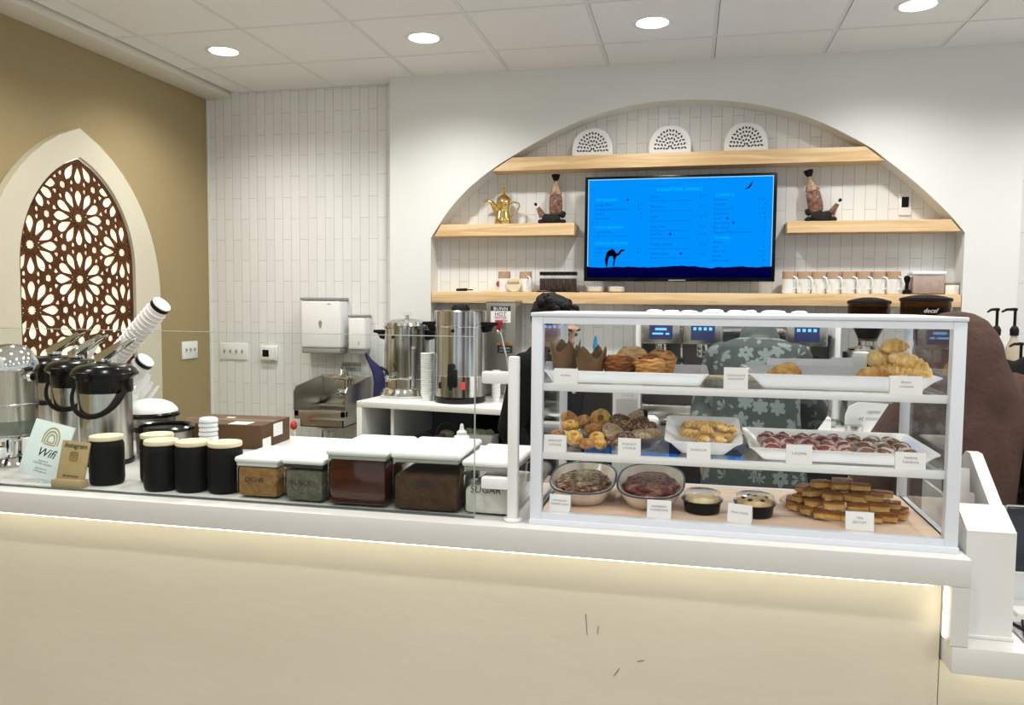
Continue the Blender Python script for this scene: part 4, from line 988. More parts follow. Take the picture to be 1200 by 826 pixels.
# ------------------------------------------------------------------ wrapped date sweets
wrap_p = mat('pink_wrap', (.66, .40, .38), .35, col2=(.75, .56, .52), scale=60, coat=.3, bump=.6, bscale=80); wrap_w = mat('frosted_wrap', (.70, .66, .60), .3, col2=(.52, .44, .38), scale=60, coat=.3, bump=.6, bscale=80)
red_d = mat('date_red', (.20, .035, .025), .35, col2=(.30, .07, .05), scale=50); brn_d = mat('date_brown', (.15, .06, .025), .4, col2=(.25, .11, .05), scale=50)
nrow = [8, 8, 8]; idx = 0
ordn = ['first', 'second', 'third', 'fourth', 'fifth', 'sixth', 'seventh', 'eighth']
for r in range(3):
    for k in range(8):
        x = .185+k*.0405+(.008 if r % 2 else 0)+rs_.uniform(-.003, .003); y = 1.872+r*.072+rs_.uniform(-.004, .004)
        t = thing('wrapped_date_sweet', '%s wrapped date sweet from the left in the %s row of its white tray' % (ordn[k], ('front', 'middle', 'back')[r]), 'sweet', (x, y, Z2+.0055), rs_.uniform(-.5, .5), 'wrapped date sweets on the white tray')
        pk = (k < 4) or (k == 4 and r == 0)
        MB().blob((0, 0, .012), (.0205, .028, .0155), k*3+r, .22, 2.2, 3, fn=lambda v: Vector((v.x, v.y, max(v.z, -.72)))).build('wrapper', wrap_p if pk else wrap_w, t)
        m = MB(); m.blob((0, -.014, .0185), (.0165, .0115, .0092), k+r*9, .3, 2.5, 2); m.blob((.002, .012, .0205), (.0155, .0105, .0085), k+r*5, .3, 2.5, 2)
        m.build('date_filling', red_d if (k+r) % 3 != 1 and k < 5 else brn_d, t)
# ------------------------------------------------------------------ bottom: two ceramic oval dishes
dish_m = mat('cream_ceramic', (.80, .74, .64), .25, col2=(.74, .67, .56), scale=14); rim_m = mat('dark_rim', (.05, .045, .06), .3)
def bakedish(label, cx, cy_, rx, ry, hh, tilt, rz, contents, lab2, fillm, herbm):
    t = thing('oval_baking_dish', label, 'baking dish', (cx, cy_, ZB_+.0082), rz); t.rotation_euler.x = tilt
    MB().merge(dish_mesh(rx, ry, hh, .74, .004, 64, 2.7)).build('dish_wall', dish_m, t, angle=50)
    b = []
    for k in range(64):
        a = 2*PI*k/64; c_, s_ = math.cos(a), math.sin(a); q = (abs(c_)**2.7+abs(s_)**2.7)**(-1/2.7); b.append((rx*q*c_*1.0, ry*q*s_*1.0, hh+.0005))
    MB().tube(b, .0026, 8, closed=True).build('painted_rim', rim_m, t)
    c = thing('cheesecake', lab2, 'cheesecake', (cx, cy_-.008, ZB_+.0138+abs(tilt)*.02), rz); c.rotation_euler.x = tilt
    m = MB().blob((0, 0, hh*.54), (rx*.80, ry*.775, hh*.42), 7, .16, 3.2, 5, fn=lambda v: Vector((v.x, v.y, v.z if v.z > -.6 else -.6))); m.build('cake_crust', fillm, c, angle=70)
    m = MB(); q = random.Random(3)
    for k in range(230):
        a = q.uniform(0, 6.28); r_ = math.sqrt(q.random())*.62
        x, y = rx*.80*r_*math.cos(a), ry*.775*r_*math.sin(a); d = r_
        m.blob((x, y, hh*.54+hh*.40*math.sqrt(max(0, 1-d*d))), (.0042*q.uniform(.6, 1.4), .0036, .0022), k, .3, 2, 1)
    tag(m.build('crumb_topping', herbm, c), kind='stuff')
    return t
pist = bake_mat('pistachio_bake', [(.045, .014, .007), (.15, .06, .028), (.52, .38, .22)], 17, 1, .55, .12, bscale=50)
rasp = bake_mat('berry_bake', [(.045, .004, .003), (.13, .012, .008), (.42, .19, .11)], 11, 1, .5, .05, 0, 40)
bakedish('oval cream dish of pistachio-crumb cheesecake at the bottom left', -.250, 1.965, .080, .142, .040, .06, .05, 0, 'brown cheesecake with green crumb topping in the left dish', pist, mat('pistachio_crumb', (.38, .35, .22), .8, col2=(.20, .18, .11), scale=80))
bakedish('oval cream dish of red-glazed cheesecake beside the black cups', -.084, 1.970, .080, .150, .040, .06, .0, 0, 'dark red glazed cheesecake in the second dish', rasp, mat('grey_crumb', (.17, .12, .09), .8, col2=(.26, .19, .13), scale=80))
def blackcup(label, px, y, mt, spots_):
    p = at(px, 600, y); t = thing('lidded_dessert_cup', label, 'dessert cup', (p.x, y, ZB_+.0006), 0, 'black dessert cups with clear lids')
    MB().lathe([(.036, 0), (.040, .002), (.043, .024), (.0465, .027), (.0465, .029), (.042, .028), (.039, .006), (0, .005)], 40).build('cup', gloss_black, t)
    MB().blob((0, 0, .027), (.0405, .0405, .017), 4, .10, 2.5, 4, fn=lambda v: Vector((v.x, v.y, max(v.z, -.5)))).build('cake_top', mt, t, angle=60)
    if spots_:
        m = MB()
        for k, (a, b) in enumerate(((-.012, -.024), (.014, -.024), (.0, .002), (-.024, -.006), (.024, .006), (-.01, .022))): m.blob((a, b, .030+.013*math.sqrt(max(0, 1-(a*a+b*b)/.0016))), (.0062, .0055, .0035), k, .35, 3, 2)
        m.build('blueberries', mat('berry', (.03, .02, .035), .5), t)
    MB().lathe([(.0475, .028), (.0475, .031), (.043, .033), (.041, .045), (.036, .0485), (.0, .0490), (0, .0495), (.036, .0492), (.0425, .046), (.044, .034), (.048, .032), (.048, .028)], 44, close=False).build('clear_lid', clear_plastic, t)
    MB().lathe([(.0455, .0285), (.0478, .0285), (.0478, .0305), (.0455, .0305)], 44, close=False).build('lid_rim', glass('rim_plastic', (.75, .75, .76), 1.6, .1), t)
blackcup('black lidded cup with a plain pale golden cake', 822.5, 1.884, bake_mat('pale_cake', [(.62, .38, .12), (.78, .58, .28), (.86, .74, .50)], 14, .3, .6, .5), False)
blackcup('black lidded cup with berry-studded cake behind the tilted card', 884, 1.882, bake_mat('berry_cake', [(.45, .23, .08), (.70, .46, .20), (.82, .62, .36)], 14, .4, .6, .4), True)
# ------------------------------------------------------------------ tea biscuits on a round clear plate
PX, PY = .362, 1.978
tp = thing('round_clear_plate', 'large round clear plate under the stacked tea biscuits', 'plate', (PX, PY, ZB_+.0005))
MB().merge(dish_mesh(.142, .148, .011, .80)).build('plate_wall', glass('plate_plastic', (.90, .86, .82), 1.45, .03), tp)
bis = biscuit_mat('biscuit')
where_l = {0: 'bottom', 1: 'second', 2: 'top'}
def biscuit(x, y, z, L_, W_, H_, rz, lab_):
    m = MB(); t = bmesh.new(); bmesh.ops.create_cube(t, size=1); bmesh.ops.subdivide_edges(t, edges=t.edges[:], cuts=4, use_grid_fill=True)
    sd = rs_.random()*40
    for v in t.verts:
        q = Vector((v.co.x*2, v.co.y*2, v.co.z*2)); f_ = 1-.10*(q.x*q.x*q.y*q.y)
        v.co = Vector((v.co.x*L_*f_, v.co.y*W_*f_, v.co.z*H_*(1-.12*max(abs(q.x), abs(q.y))**4)))+.0016*noise.noise_vector(v.co*5+Vector((sd, 0, 0)))
    m.merge(t)
    o = m.build('tea_biscuit', bis, loc=(x, y, z+H_/2), rotz=rz+rs_.uniform(-.12, .12), angle=60); o.rotation_euler.x = rs_.uniform(-.07, .07); o.rotation_euler.y = rs_.uniform(-.06, .06)
    tag(o, lab_, 'biscuit', 'tea biscuits stacked on the round plate')
H_ = .0165
layers = [[(-.105, -.035, .8), (-.085, -.072, 1.1), (-.062, -.098, 1.4), (-.040, -.106, .3), (.0, -.112, .05), (.042, -.108, -.1), (.078, -.092, -.25), (.105, -.062, -.6), (.116, -.02, -.9), (-.112, .01, 1.3)],
          [(-.095, -.020, 1.0), (-.070, -.056, .9), (-.032, -.078, -.2), (.018, -.084, .03), (.064, -.072, -.05), (.096, -.038, -.2), (.07, .02, .1), (.0, .0, .1), (-.05, .02, .2)],
          [(-.072, -.032, .8), (-.030, -.052, -.3), (.014, -.058, -.15), (.056, -.046, -.05), (.086, -.008, .1), (.035, .01, .1), (-.035, .012, -.2), (-.085, .012, .9), (.0, .05, .0)],
          [(-.05, -.004, .5), (-.008, -.012, .2), (.034, -.016, .05), (.004, .03, .0)]]
lname = ['bottom', 'second', 'third', 'top']
for li, Ls in enumerate(layers):
    for k, (dx, dy, rz_) in enumerate(Ls):
        side = 'at the far left' if dx < -.08 else 'left of centre' if dx < -.02 else 'near the middle' if dx < .03 else 'right of centre' if dx < .08 else 'at the far right'
        dep = 'in front' if dy < -.05 else 'midway back' if dy < 0 else 'at the back'
        biscuit(PX+dx, PY+dy+.01, ZB_+.0035+li*.0162, .046, .027, H_, rz_, 'tea biscuit of the %s layer %s, %s on its plate' % (lname[li], side, dep))
# ================================================================== LEFT COUNTER ITEMS
# black canisters with wooden lids
def canister():
    t = thing('canister', '', 'canister', group='black canisters with wooden lids')
    MB().lathe([(0, 0), (.039, 0), (.043, .004), (.0452, .012), (.0452, .104), (.044, .113), (.040, .120), (.0395, .124), (0, .124)], 40).build('jar', black, t)
    MB().lathe([(.0, .122), (.0425, .122), (.0440, .124), (.0440, .131), (.0428, .1335), (0, .1340)], 40).build('lid', pale_wood, t)
    return t
c0 = canister()
for i, (px, py, r, lb_) in enumerate(((126, 570, 0, 'black canister with pale wooden lid standing alone beside the kraft stand'), (190, 577, 0, 'black canister with wooden lid at the front left of the group of four'),
        (226.5, 578.5, 0, 'black canister with wooden lid third in the front row of canisters'), (264.5, 580, 0, 'black canister with wooden lid next to the small brown container'), (185, 567, 0, 'black canister with wooden lid set back behind the group of four'))):
    p = atz(px, py, ZT_); d = (p-Vector((0, 0, ZC))); d.z = 0; d.normalize()
    o = c0 if i == 0 else dup(c0)
    o.location = p+d*.0455; o['label'] = lb_
# clear cubes with white lids
def cube_bin(label, p0, p1, dep, hh, fill_m, fill_h, text_, lidm=plastic_white, gasket=mat('gasket_white', (.62, .63, .62), .5), surf=None, sz=.02, tm=ink, liq=False):
    a = atz(*p0, ZT_)+Vector((0, .014, 0)); b = atz(*p1, ZT_)+Vector((0, .014, 0)); w = (b-a).length; rz = math.atan2(b.y-a.y, b.x-a.x)*.4
    c = (a+b)/2
    t = thing('storage_container', label, 'storage container', (c.x-.010, c.y+dep/2, ZT_), rz)
    h2 = w/2; d2 = dep/2
    MB().box(-h2+.004, h2-.004, -d2+.004, d2-.004, .004, fill_h, .010).build('contents', fill_m, t)
    m = MB()
    rnd = .018
    m.box(-h2, h2, -d2, d2, 0, hh, .012, 3)
    m.build('clear_wall', glass('bin_plastic', (.93, .94, .93), 1.42, .02), t)
    MB().box(-h2+.002, h2-.002, -d2+.002, d2-.002, hh-.004, hh+.006, .003).build('lid_gasket', gasket, t)
    MB().box(-h2-.003, h2+.003, -d2-.003, d2+.003, hh+.005, hh+.021, .008, 3).build('lid', lidm, t)
    if text_: MB().text(text_, sz, TR(-.006, -d2-.0006, hh*.50) @ TXT, shear=.12, ext=.0002).build('lettering', tm, t, smooth=False)
    return t
gk = mat('gasket_grey', (.34, .33, .30), .5)
cube_bin('small clear container of brown husks with white lid, lettered Qishr', (276, 585), (326, 588), .165, .087, mat('brown_husk', (.42, .23, .085), .85, col2=(.30, .15, .05), scale=60, bump=.6, bscale=90), .083, 'QISHR', sz=.019)
cube_bin('small clear container of dark leaf tea with white lid, lettered Black', (332, 590), (380, 593), .165, .092, mat('leaf_tea', (.13, .125, .09), .9, col2=(.22, .21, .16), scale=60, bump=.7, bscale=120), .084, 'BLACK', gasket=mat('gasket_black', (.03, .03, .03), .5), sz=.019)
cube_bin('large clear container of red-brown tea left of the coffee one', (383, 595), (454, 599), .235, .122, mat('red_tea', (.085, .012, .004), .12, col2=(.018, .003, .002), scale=3, stretch=(.5, .5, 6), coat=.5), .119, 'TEA', gasket=gk, tm=mat('dark_red_ink', (.03, .004, .003), .5))
cube_bin('large clear container lettered Coffee with ground coffee inside', (459, 601), (539, 605), .235, .124, mat('ground_coffee', (.055, .024, .010), .9, col2=(.10, .048, .020), scale=40, bump=.5, bscale=90), .090, 'COFFEE', gasket=gk)
cube_bin('large clear container of white sugar behind the guard post', (546, 605), (606, 610), .235, .112, mat('sugar', (.80, .79, .74), .8, col2=(.72, .71, .66), scale=60, bump=.3, bscale=200), .066, 'SUGAR', gasket=gk, sz=.024)
t = thing('squeeze_bottle', 'small white squeeze bottle behind the coffee container', 'bottle', (-.625, 2.16, ZT_))
MB().lathe([(0, 0), (.024, 0), (.026, .004), (.026, .115), (.022, .127), (.013, .133)], 28).build('body', plastic_white, t)
MB().lathe([(.014, .132), (.014, .141), (.007, .146), (.004, .163), (0, .164)], 20).build('nozzle', plastic_white, t)
# Wifi sign
t = thing('wifi_sign', 'pale blue-white slanted Wifi sign with gold arch emblem', 'sign', (-1.748, 1.832, ZT_+.013), 0)
al = .30; Mt = Matrix.Rotation(-al, 4, 'X'); shx = Matrix.Shear('XZ', 4, (.0, .0)) if False else Matrix.Identity(4)
Mw = Matrix.Rotation(.18, 4, 'Y') @ Mt
W_, H2 = .128, .158
MB().box(-W_/2, W_/2, -.002, .002, .004, H2, .0006, M=Mw).build('panel', mat('sign_pale', (.74, .83, .84), .35), t)
MB().prism([(0.004, -.013), (.085, -.013), (.042, .10)], -.006, .006, 'yz', M=TR(.012, 0, 0)).build('back_stand', mat('sign_pale'), t)
m = MB(); gold_m = mat('gold_print', (.42, .34, .14), .4)
def arc_band(m, cx, cz, r, w_, zb, M):
    pts = [(-r, zb)] + [(r*math.cos(PI-PI*k/16), cz+r*1.25*math.sin(PI*k/16)) for k in range(17)] + [(r, zb)]
    inn = [(-r+w_, zb)] + [((r-w_)*math.cos(PI-PI*k/16), cz+(r-w_)*1.25*math.sin(PI*k/16)) for k in range(17)] + [(r-w_, zb)]
    m.ring_prism([(a+cx, b) for a, b in pts], [(a+cx, b) for a, b in inn], -.0028, -.0019, M=M, closed=False)
for r, zb in ((.027, .098), (.0195, .098), (.012, .103)): arc_band(m, .004, .112, r, .0032, zb, Mw)
m.box(-.008, .016, -.0028, -.0019, .1015, .1045, M=Mw); m.box(-.012, .02, -.0028, -.0019, .0955, .0985, M=Mw)
m.build('emblem', gold_m, t, smooth=False)
m = MB(); m.text('Wifi', .034, Mw @ TR(.004, -.0024, .062) @ TXT, shear=.3, ext=.0003); m.build('lettering', ink, t, smooth=False)
m = MB()
for s, z in (('network', .048), ('COFFEE GUEST', .040), ('password', .027), ('coffeeguest', .019)): m.text(s, .0078, Mw @ TR(.004, -.0024, z) @ TXT, ext=.0002, space=1.2)
m.build('small_lettering', grey_ink, t, smooth=False)
# Instagram stand
t = thing('kraft_sign', 'kraft-brown upright sign in a wooden foot, with script lettering and gold badge', 'sign', (-1.626, 1.812, ZT_), .0)
kraft = mat('kraft_board', (.46, .34, .17), .6, col2=(.42, .30, .145), scale=40)
Mk = TR(0, .004, .010) @ Matrix.Rotation(.06, 4, 'Y') @ Matrix.Rotation(-.20, 4, 'X')
MB().box(-.046, .046, -.012, .020, 0, .022, .002).build('foot', mat('kraft_foot', (.50, .38, .21), .6), t)
MB().box(-.044, .044, -.0018, .0018, -.004, .114, .0006, M=Mk).build('panel', kraft, t)
m = MB(); m.text('Instagram', .0195, Mk @ TR(0, -.0022, .096) @ TXT, shear=.35, ext=.0003, space=.95); m.build('lettering', ink, t, smooth=False)
gb = mat('gold_badge', (.62, .46, .16), .25, .8)
m = MB()
sq = lambda r, c: [(c[0]+r*(1/(abs(math.cos(a))**5+abs(math.sin(a))**5)**.2)*math.cos(a), c[1]+r*(1/(abs(math.cos(a))**5+abs(math.sin(a))**5)**.2)*math.sin(a)) for a in [2*PI*k/32 for k in range(32)]]
ci = lambda r, c: [(c[0]+r*math.cos(a), c[1]+r*math.sin(a)) for a in [2*PI*k/24 for k in range(24)]]
m.ring_prism(sq(.0125, (0, .074)), sq(.0095, (0, .074)), -.0036, -.0016, M=Mk); m.ring_prism(ci(.0062, (0, .074)), ci(.0038, (0, .074)), -.0036, -.0016, M=Mk); m.prism(ci(.0012, (.0066, .0806)), -.0036, -.0016, M=Mk)
m.build('badge', gb, t)
MB().text('@COFFEEHOUSE', .0062, Mk @ TR(0, -.0022, .018) @ TXT, ext=.0002).build('small_lettering', ink, t, smooth=False)
# drinks dispenser (left edge)
t = thing('drink_dispenser', 'tall drink dispenser with chrome dome lid at the left frame edge', 'drink dispenser', (-2.022, 2.03, ZT_))
MB().lathe([(0, .0), (.055, 0), (.058, .004), (.05, .02), (.035, .035), (.035, .075), (.062, .085), (.062, .092), (0, .092)], 40).build('base', chrome, t)
MB().lathe([(.074, .094), (.074, .285), (.0755, .288), (.0755, .294), (.070, .296), (.068, .288), (.068, .098)], 44, close=False).build('vessel', mat('frosted_steel', (.64, .62, .54), .22, .85, col2=(.54, .52, .45), scale=8), t)
MB().lathe([(.075, .185), (.0765, .187), (.0765, .190), (.075, .192)], 44, close=False).build('level_band', steel, t)
MB().lathe([(.0, .09), (.071, .092), (.0745, .10), (.0745, .14), (.0, .142)], 40).build('lower_glass', mat('grey_green_glass', (.19, .22, .19), .15, .3), t)
MB().lathe([(.079, .292), (.080, .30), (.078, .312), (.070, .335), (.055, .354), (.035, .366), (.014, .371), (0, .372)], 44).build('dome_lid', chrome, t)
k = MB().tube([(.074, -.02, .275), (.10, -.028, .275)], .008, 12); k.lathe([(0, 0), (.014, 0), (.0155, .005), (.012, .012), (0, .013)], 16, M=TR(.098, -.027, .275) @ Matrix.Rotation(PI/2, 4, 'Y')); k.build('knob', chrome, t)
s_ = MB().tube([(.02, -.06, .058), (.022, -.085, .055), (.024, -.095, .035)], [.011, .010, .008], 12); s_.box(.010, .036, -.1, -.08, .055, .075, .004); s_.build('spigot', gloss_black, t)
tag(MB().box(-.045, .045, -.018, .018, 0, .105, .003).build('paper_carton', plastic_white, loc=(-1.835, 1.935, ZT_), rotz=-.15), 'small white carton half hidden behind the Wifi sign', 'carton')
# airpots
def airpot():
    t = thing('airpot', '', 'airpot', group='steel airpots with black lids')
    MB().lathe([(0, 0), (.078, 0), (.080, .004), (.080, .014), (.0765, .016)], 40).build('base', gloss_black, t)
    MB().lathe([(.0765, .016), (.0765, .235), (.0, .236)], 48).build('body', steel, t)
    MB().lathe([(.0790, .222), (.0800, .226), (.0800, .262), (.0815, .264), (.0960, .276), (.0965, .281), (.088, .295), (.072, .305), (.055, .309), (.030, .311), (0, .312)], 44).build('lid', gloss_black, t)
    MB().box(-.016, .016, -.118, -.07, .262, .290, .006).build('spout', gloss_black, t)
    pts = [(-.082*math.cos(a)*1.02, -.030-.05*math.sin(a), .232-.078*math.sin(a)) for a in [PI*k/14 for k in range(15)]]
    MB().tube(pts, (.0055, .0085), 10).build('carry_handle', black, t)
    l = MB()
    for s in (-1, 1): l.tube([(-.012, s*.012, .312), (.025, s*.014, .338), (.075, s*.016, .372), (.095, s*.010, .385)], .0035, 8)
    l.tube([(.095, -.010, .385), (.105, 0, .391), (.095, .010, .385)], .0035, 8)
    l.box(-.02, .012, -.018, .018, .312, .326, .003)
    l.build('pump_lever', chrome, t)
    MB().prism([(-.03, .322), (.01, .322), (.085, .385), (.075, .392), (-.03, .334)], -.005, .005).build('lever_grip', chrome, t)
    return t
a0 = airpot()
for i, (x, y, rz, lb_) in enumerate(((-1.765, 2.125, .1, 'steel airpot with black lid nearest, in front of the white cup holder'), (-1.962, 2.238, .15, 'middle steel airpot with black lid between the other two'), (-2.150, 2.352, .2, 'steel airpot with black lid at the back, beside the drink dispenser'))):
    o = a0 if i == 0 else dup(a0)
    o.location = (x, y, ZT_); o.rotation_euler.z = rz; o['label'] = lb_
# slanted cup holder and cup stacks behind
hq = at(112, 470, 2.56)
hold = thing('cup_holder', 'white slanted cup holder behind the airpots', 'cup holder', (hq.x, 2.58, ZT_), .0)
A_ = math.atan2(.88, .95)
Mh = Matrix.Rotation(math.radians(90-43), 4, 'Y')
MB().prism([(-.13, 0), (.08, 0), (.08, .05), (.10, .17), (.05, .185), (-.13, .05)], -.10, .10, b=.006).build('body', plastic_white, hold)
def cupstack(label, base, L_, r, n, dirv, grp):
    d = Vector(dirv).normalized(); q = d.to_track_quat('Z', 'Y').to_matrix().to_4x4()
    t = thing('paper_cup_stack', label, 'cup stack', base, 0, grp)
    prof = []
    for k in range(n):
        z = L_*.92*k/n; s = L_*.92/n
        prof += [(r*.93, z), (r*.95, z+s*.55), (r*1.05, z+s*.62), (r*1.06, z+s*.85), (r*.94, z+s*.95)]
    prof += [(r*.93, L_*.93), (r*.93, L_*.965)]
    MB().lathe([(0, 0)]+prof, 32, M=q).build('nested_cups', mat('paper_cup', (.84, .80, .78), .6), t)
    MB().lathe([(r*.94, 0), (r*.955, .001), (r*.955, .014), (r*.94, .015)], 32, M=q @ TR(0, 0, L_*.955), close=False).build('black_band', black, t)
    MB().lathe([(r*.93, 0), (r*.94, .016), (r*.92, .020), (r*.80, .0205), (0, .0185)], 32, M=q @ TR(0, 0, L_*.955)).build('cup_base', plastic_white, t)
    return t
pa, pb = at(108, 452, 2.52), at(190, 356, 2.50)
cupstack('long slanted stack of nested white paper cups rising to the right', pa, (pb-pa).length, .036, 22, pb-pa, 'cup stacks in the holder')
pa, pb = at(135, 462, 2.55), at(169, 424, 2.55)
cupstack('short slanted stack of white paper cups below the long one', pa, (pb-pa).length, .034, 5, pb-pa, 'cup stacks in the holder')
# white sugar-scoop like levers standing around the airpot tops
def scoop(label, px0, py0, px1, py1, y, w_=.016, mt=plastic_white):
    a, b = at(px0, py0, y), at(px1, py1, y+.02); d = b-a
    m = MB().tube([a*0, d*.35, d*.8, d], [(w_*.5, .004), (w_*.8, .004), (w_*1.0, .004), (w_*.55, .003)], 12)
    tag(m.build('plastic_scoop', mt, loc=a), label, 'scoop', 'white scoops in the holder')
scoop('white scoop standing left of the long cup stack', 76, 440, 91, 405, 2.53)
scoop('small white scoop handle behind the middle airpot', 104, 420, 116, 393, 2.46, .013)
scoop('wide white scoop leaning under the long cup stack', 118, 448, 134, 414, 2.44, .019)
scoop('white scoop with rounded end right of the nearest airpot', 158, 462, 174, 438, 2.62, .017)
scoop('white slanting scoop low beside the airpot body', 157, 476, 178, 448, 2.64, .012)
scoop('thin white scoop handle lowest at the right', 163, 482, 186, 452, 2.66, .007)
# pot with white domed lid and black rimmed pans
t = thing('rice_warmer', 'round steel warmer with white domed lid behind the airpots', 'food warmer', (at(176, 495, 2.58).x, 2.58, ZT_))
MB().lathe([(0, 0), (.088, 0), (.092, .006), (.092, .078)], 40).build('body', steel, t)
MB().lathe([(.094, .074), (.104, .078), (.106, .088), (.100, .094), (.092, .094)], 40, close=False).build('rim', gloss_black, t)
MB().lathe([(.098, .092), (.095, .104), (.078, .122), (.05, .134), (.02, .139), (0, .140)], 40).build('lid', plastic_white, t)
t = thing('black_rimmed_pot', 'low pot with black rim behind the canisters', 'pot', (at(190, 508, 2.28).x, 2.29, ZT_))
MB().lathe([(0, 0), (.075, 0), (.083, .01), (.086, .085), (.082, .085), (.078, .012), (0, .008)], 40).build('body', dark_steel, t)
MB().lathe([(.083, .080), (.094, .082), (.096, .092), (.088, .098), (.078, .094), (.079, .084)], 40, close=False).build('rim', gloss_black, t)
h_ = MB().tube([(-.085, -.02, .09), (-.115, -.03, .085), (-.122, -.032, .06), (-.12, -.03, .02), (-.105, -.026, .008)], .007, 10).build('handle', gloss_black, t)
# lid stack
m0_ = None
for k in range(6):
    m = MB().lathe([(0, .004), (.022, .004), (.0245, .006), (.0275, .001), (.0285, .002), (.0285, .005), (.0262, .012), (.021, .0145), (0, .0145)], 32)
    o = m.build('drink_cup_cover', plastic_white, loc=(-1.432+.0015*(k % 2), 2.16, ZT_+.068+.0135*k)); tag(o, 'white cup lid, %s of the little stack before the cardboard box' % ('lowest', 'second lowest', 'third from the bottom', 'third from the top', 'second highest', 'topmost')[k], 'cup lid', 'white cup lids in a stack')
tag(MB().box(-.04, .04, -.04, .04, 0, .072, .004).build('lid_tray', plastic_white, loc=(-1.432, 2.16, ZT_)), 'small white block under the stack of cup lids', 'tray')
m = MB(); 
for k in range(4): m.blob((-.03+.02*k, .004*(-1)**k, .018), (.024, .024, .022), k, .35, 3, 3)
tag(m.build('crumpled_plastic_bag', glass('crinkled_plastic', (.86, .88, .88), 1.6, .12), loc=(-1.43, 2.05, ZT_+.002), angle=80), 'crumpled clear plastic bag behind the canisters', 'bag')
for v in []: pass
# cardboard box
t = thing('cardboard_box', 'flat brown cardboard box on the counter in front of the tile wall', 'box', (-1.578, 2.54, ZT_), .05)
cbm = mat('cardboard', (.10, .047, .016), .75, col2=(.088, .041, .014), scale=10)
MB().box(-.185, .158, -.11, .11, 0, .083, .002).build('carton', cbm, t)
MB().box(-.185, .158, -.022, .022, .0828, .0834).build('packing_tape', mat('packing_tape', (.15, .08, .034), .35), t)
m = MB(); m.box(.03, .10, -.10, -.04, .0828, .0836); m.box(-.05, -.02, .03, .05, .0828, .084); m.box(.1578, .1586, -.02, .05, .03, .075); m.box(.1578, .1586, -.10, -.04, .0, .035)
m.build('shipping_label', plastic_white, t)
MB().text('FRAGILE', .028, TR(-.06, -.1106, .020) @ TXT, ext=.0003).build('lettering', ink, t, smooth=False)
# ================================================================== BEHIND THE COUNTER
# white shelving unit with the urns
UL, URt = Vector((-1.875, 4.285)), Vector((-.72, 4.150))
rzU = math.atan2(URt.y-UL.y, URt.x-UL.x); WU = (URt-UL).length; DU = .60
un = thing('shelf_unit', 'white open shelf unit under the two steel urns', 'shelf unit', (UL.x, UL.y, 0), rzU)
uw = mat('unit_white', (.80, .80, .78), .4)
MB().box(0, WU, 0, DU, .965, 1.0, .003).build('top', uw, un)
MB().box(0, .035, .0, DU, 0, .965, .002).build('side_panel', uw, un); MB().box(WU-.035, WU, .0, DU, 0, .965, .002).build('side_panel', uw, un)
MB().box(.035, WU-.035, DU-.02, DU, 0, .965).build('back_panel', mat('unit_dark', (.012, .012, .011), .8, spec=.2), un)  # back panel and inner shelf coloured dark for the shade inside the unit
MB().box(.035, WU-.035, .02, DU-.02, .735, .76).build('inner_shelf', mat('shaded_shelf', (.05, .06, .058), .15), un)
MB().box(.19, .21, .06, DU-.02, .76, .965).build('divider', uw, un)
def onunit(x, y, z=1.0):
    c, s = math.cos(rzU), math.sin(rzU); return (UL.x+c*x-s*y, UL.y+s*x+c*y, z)
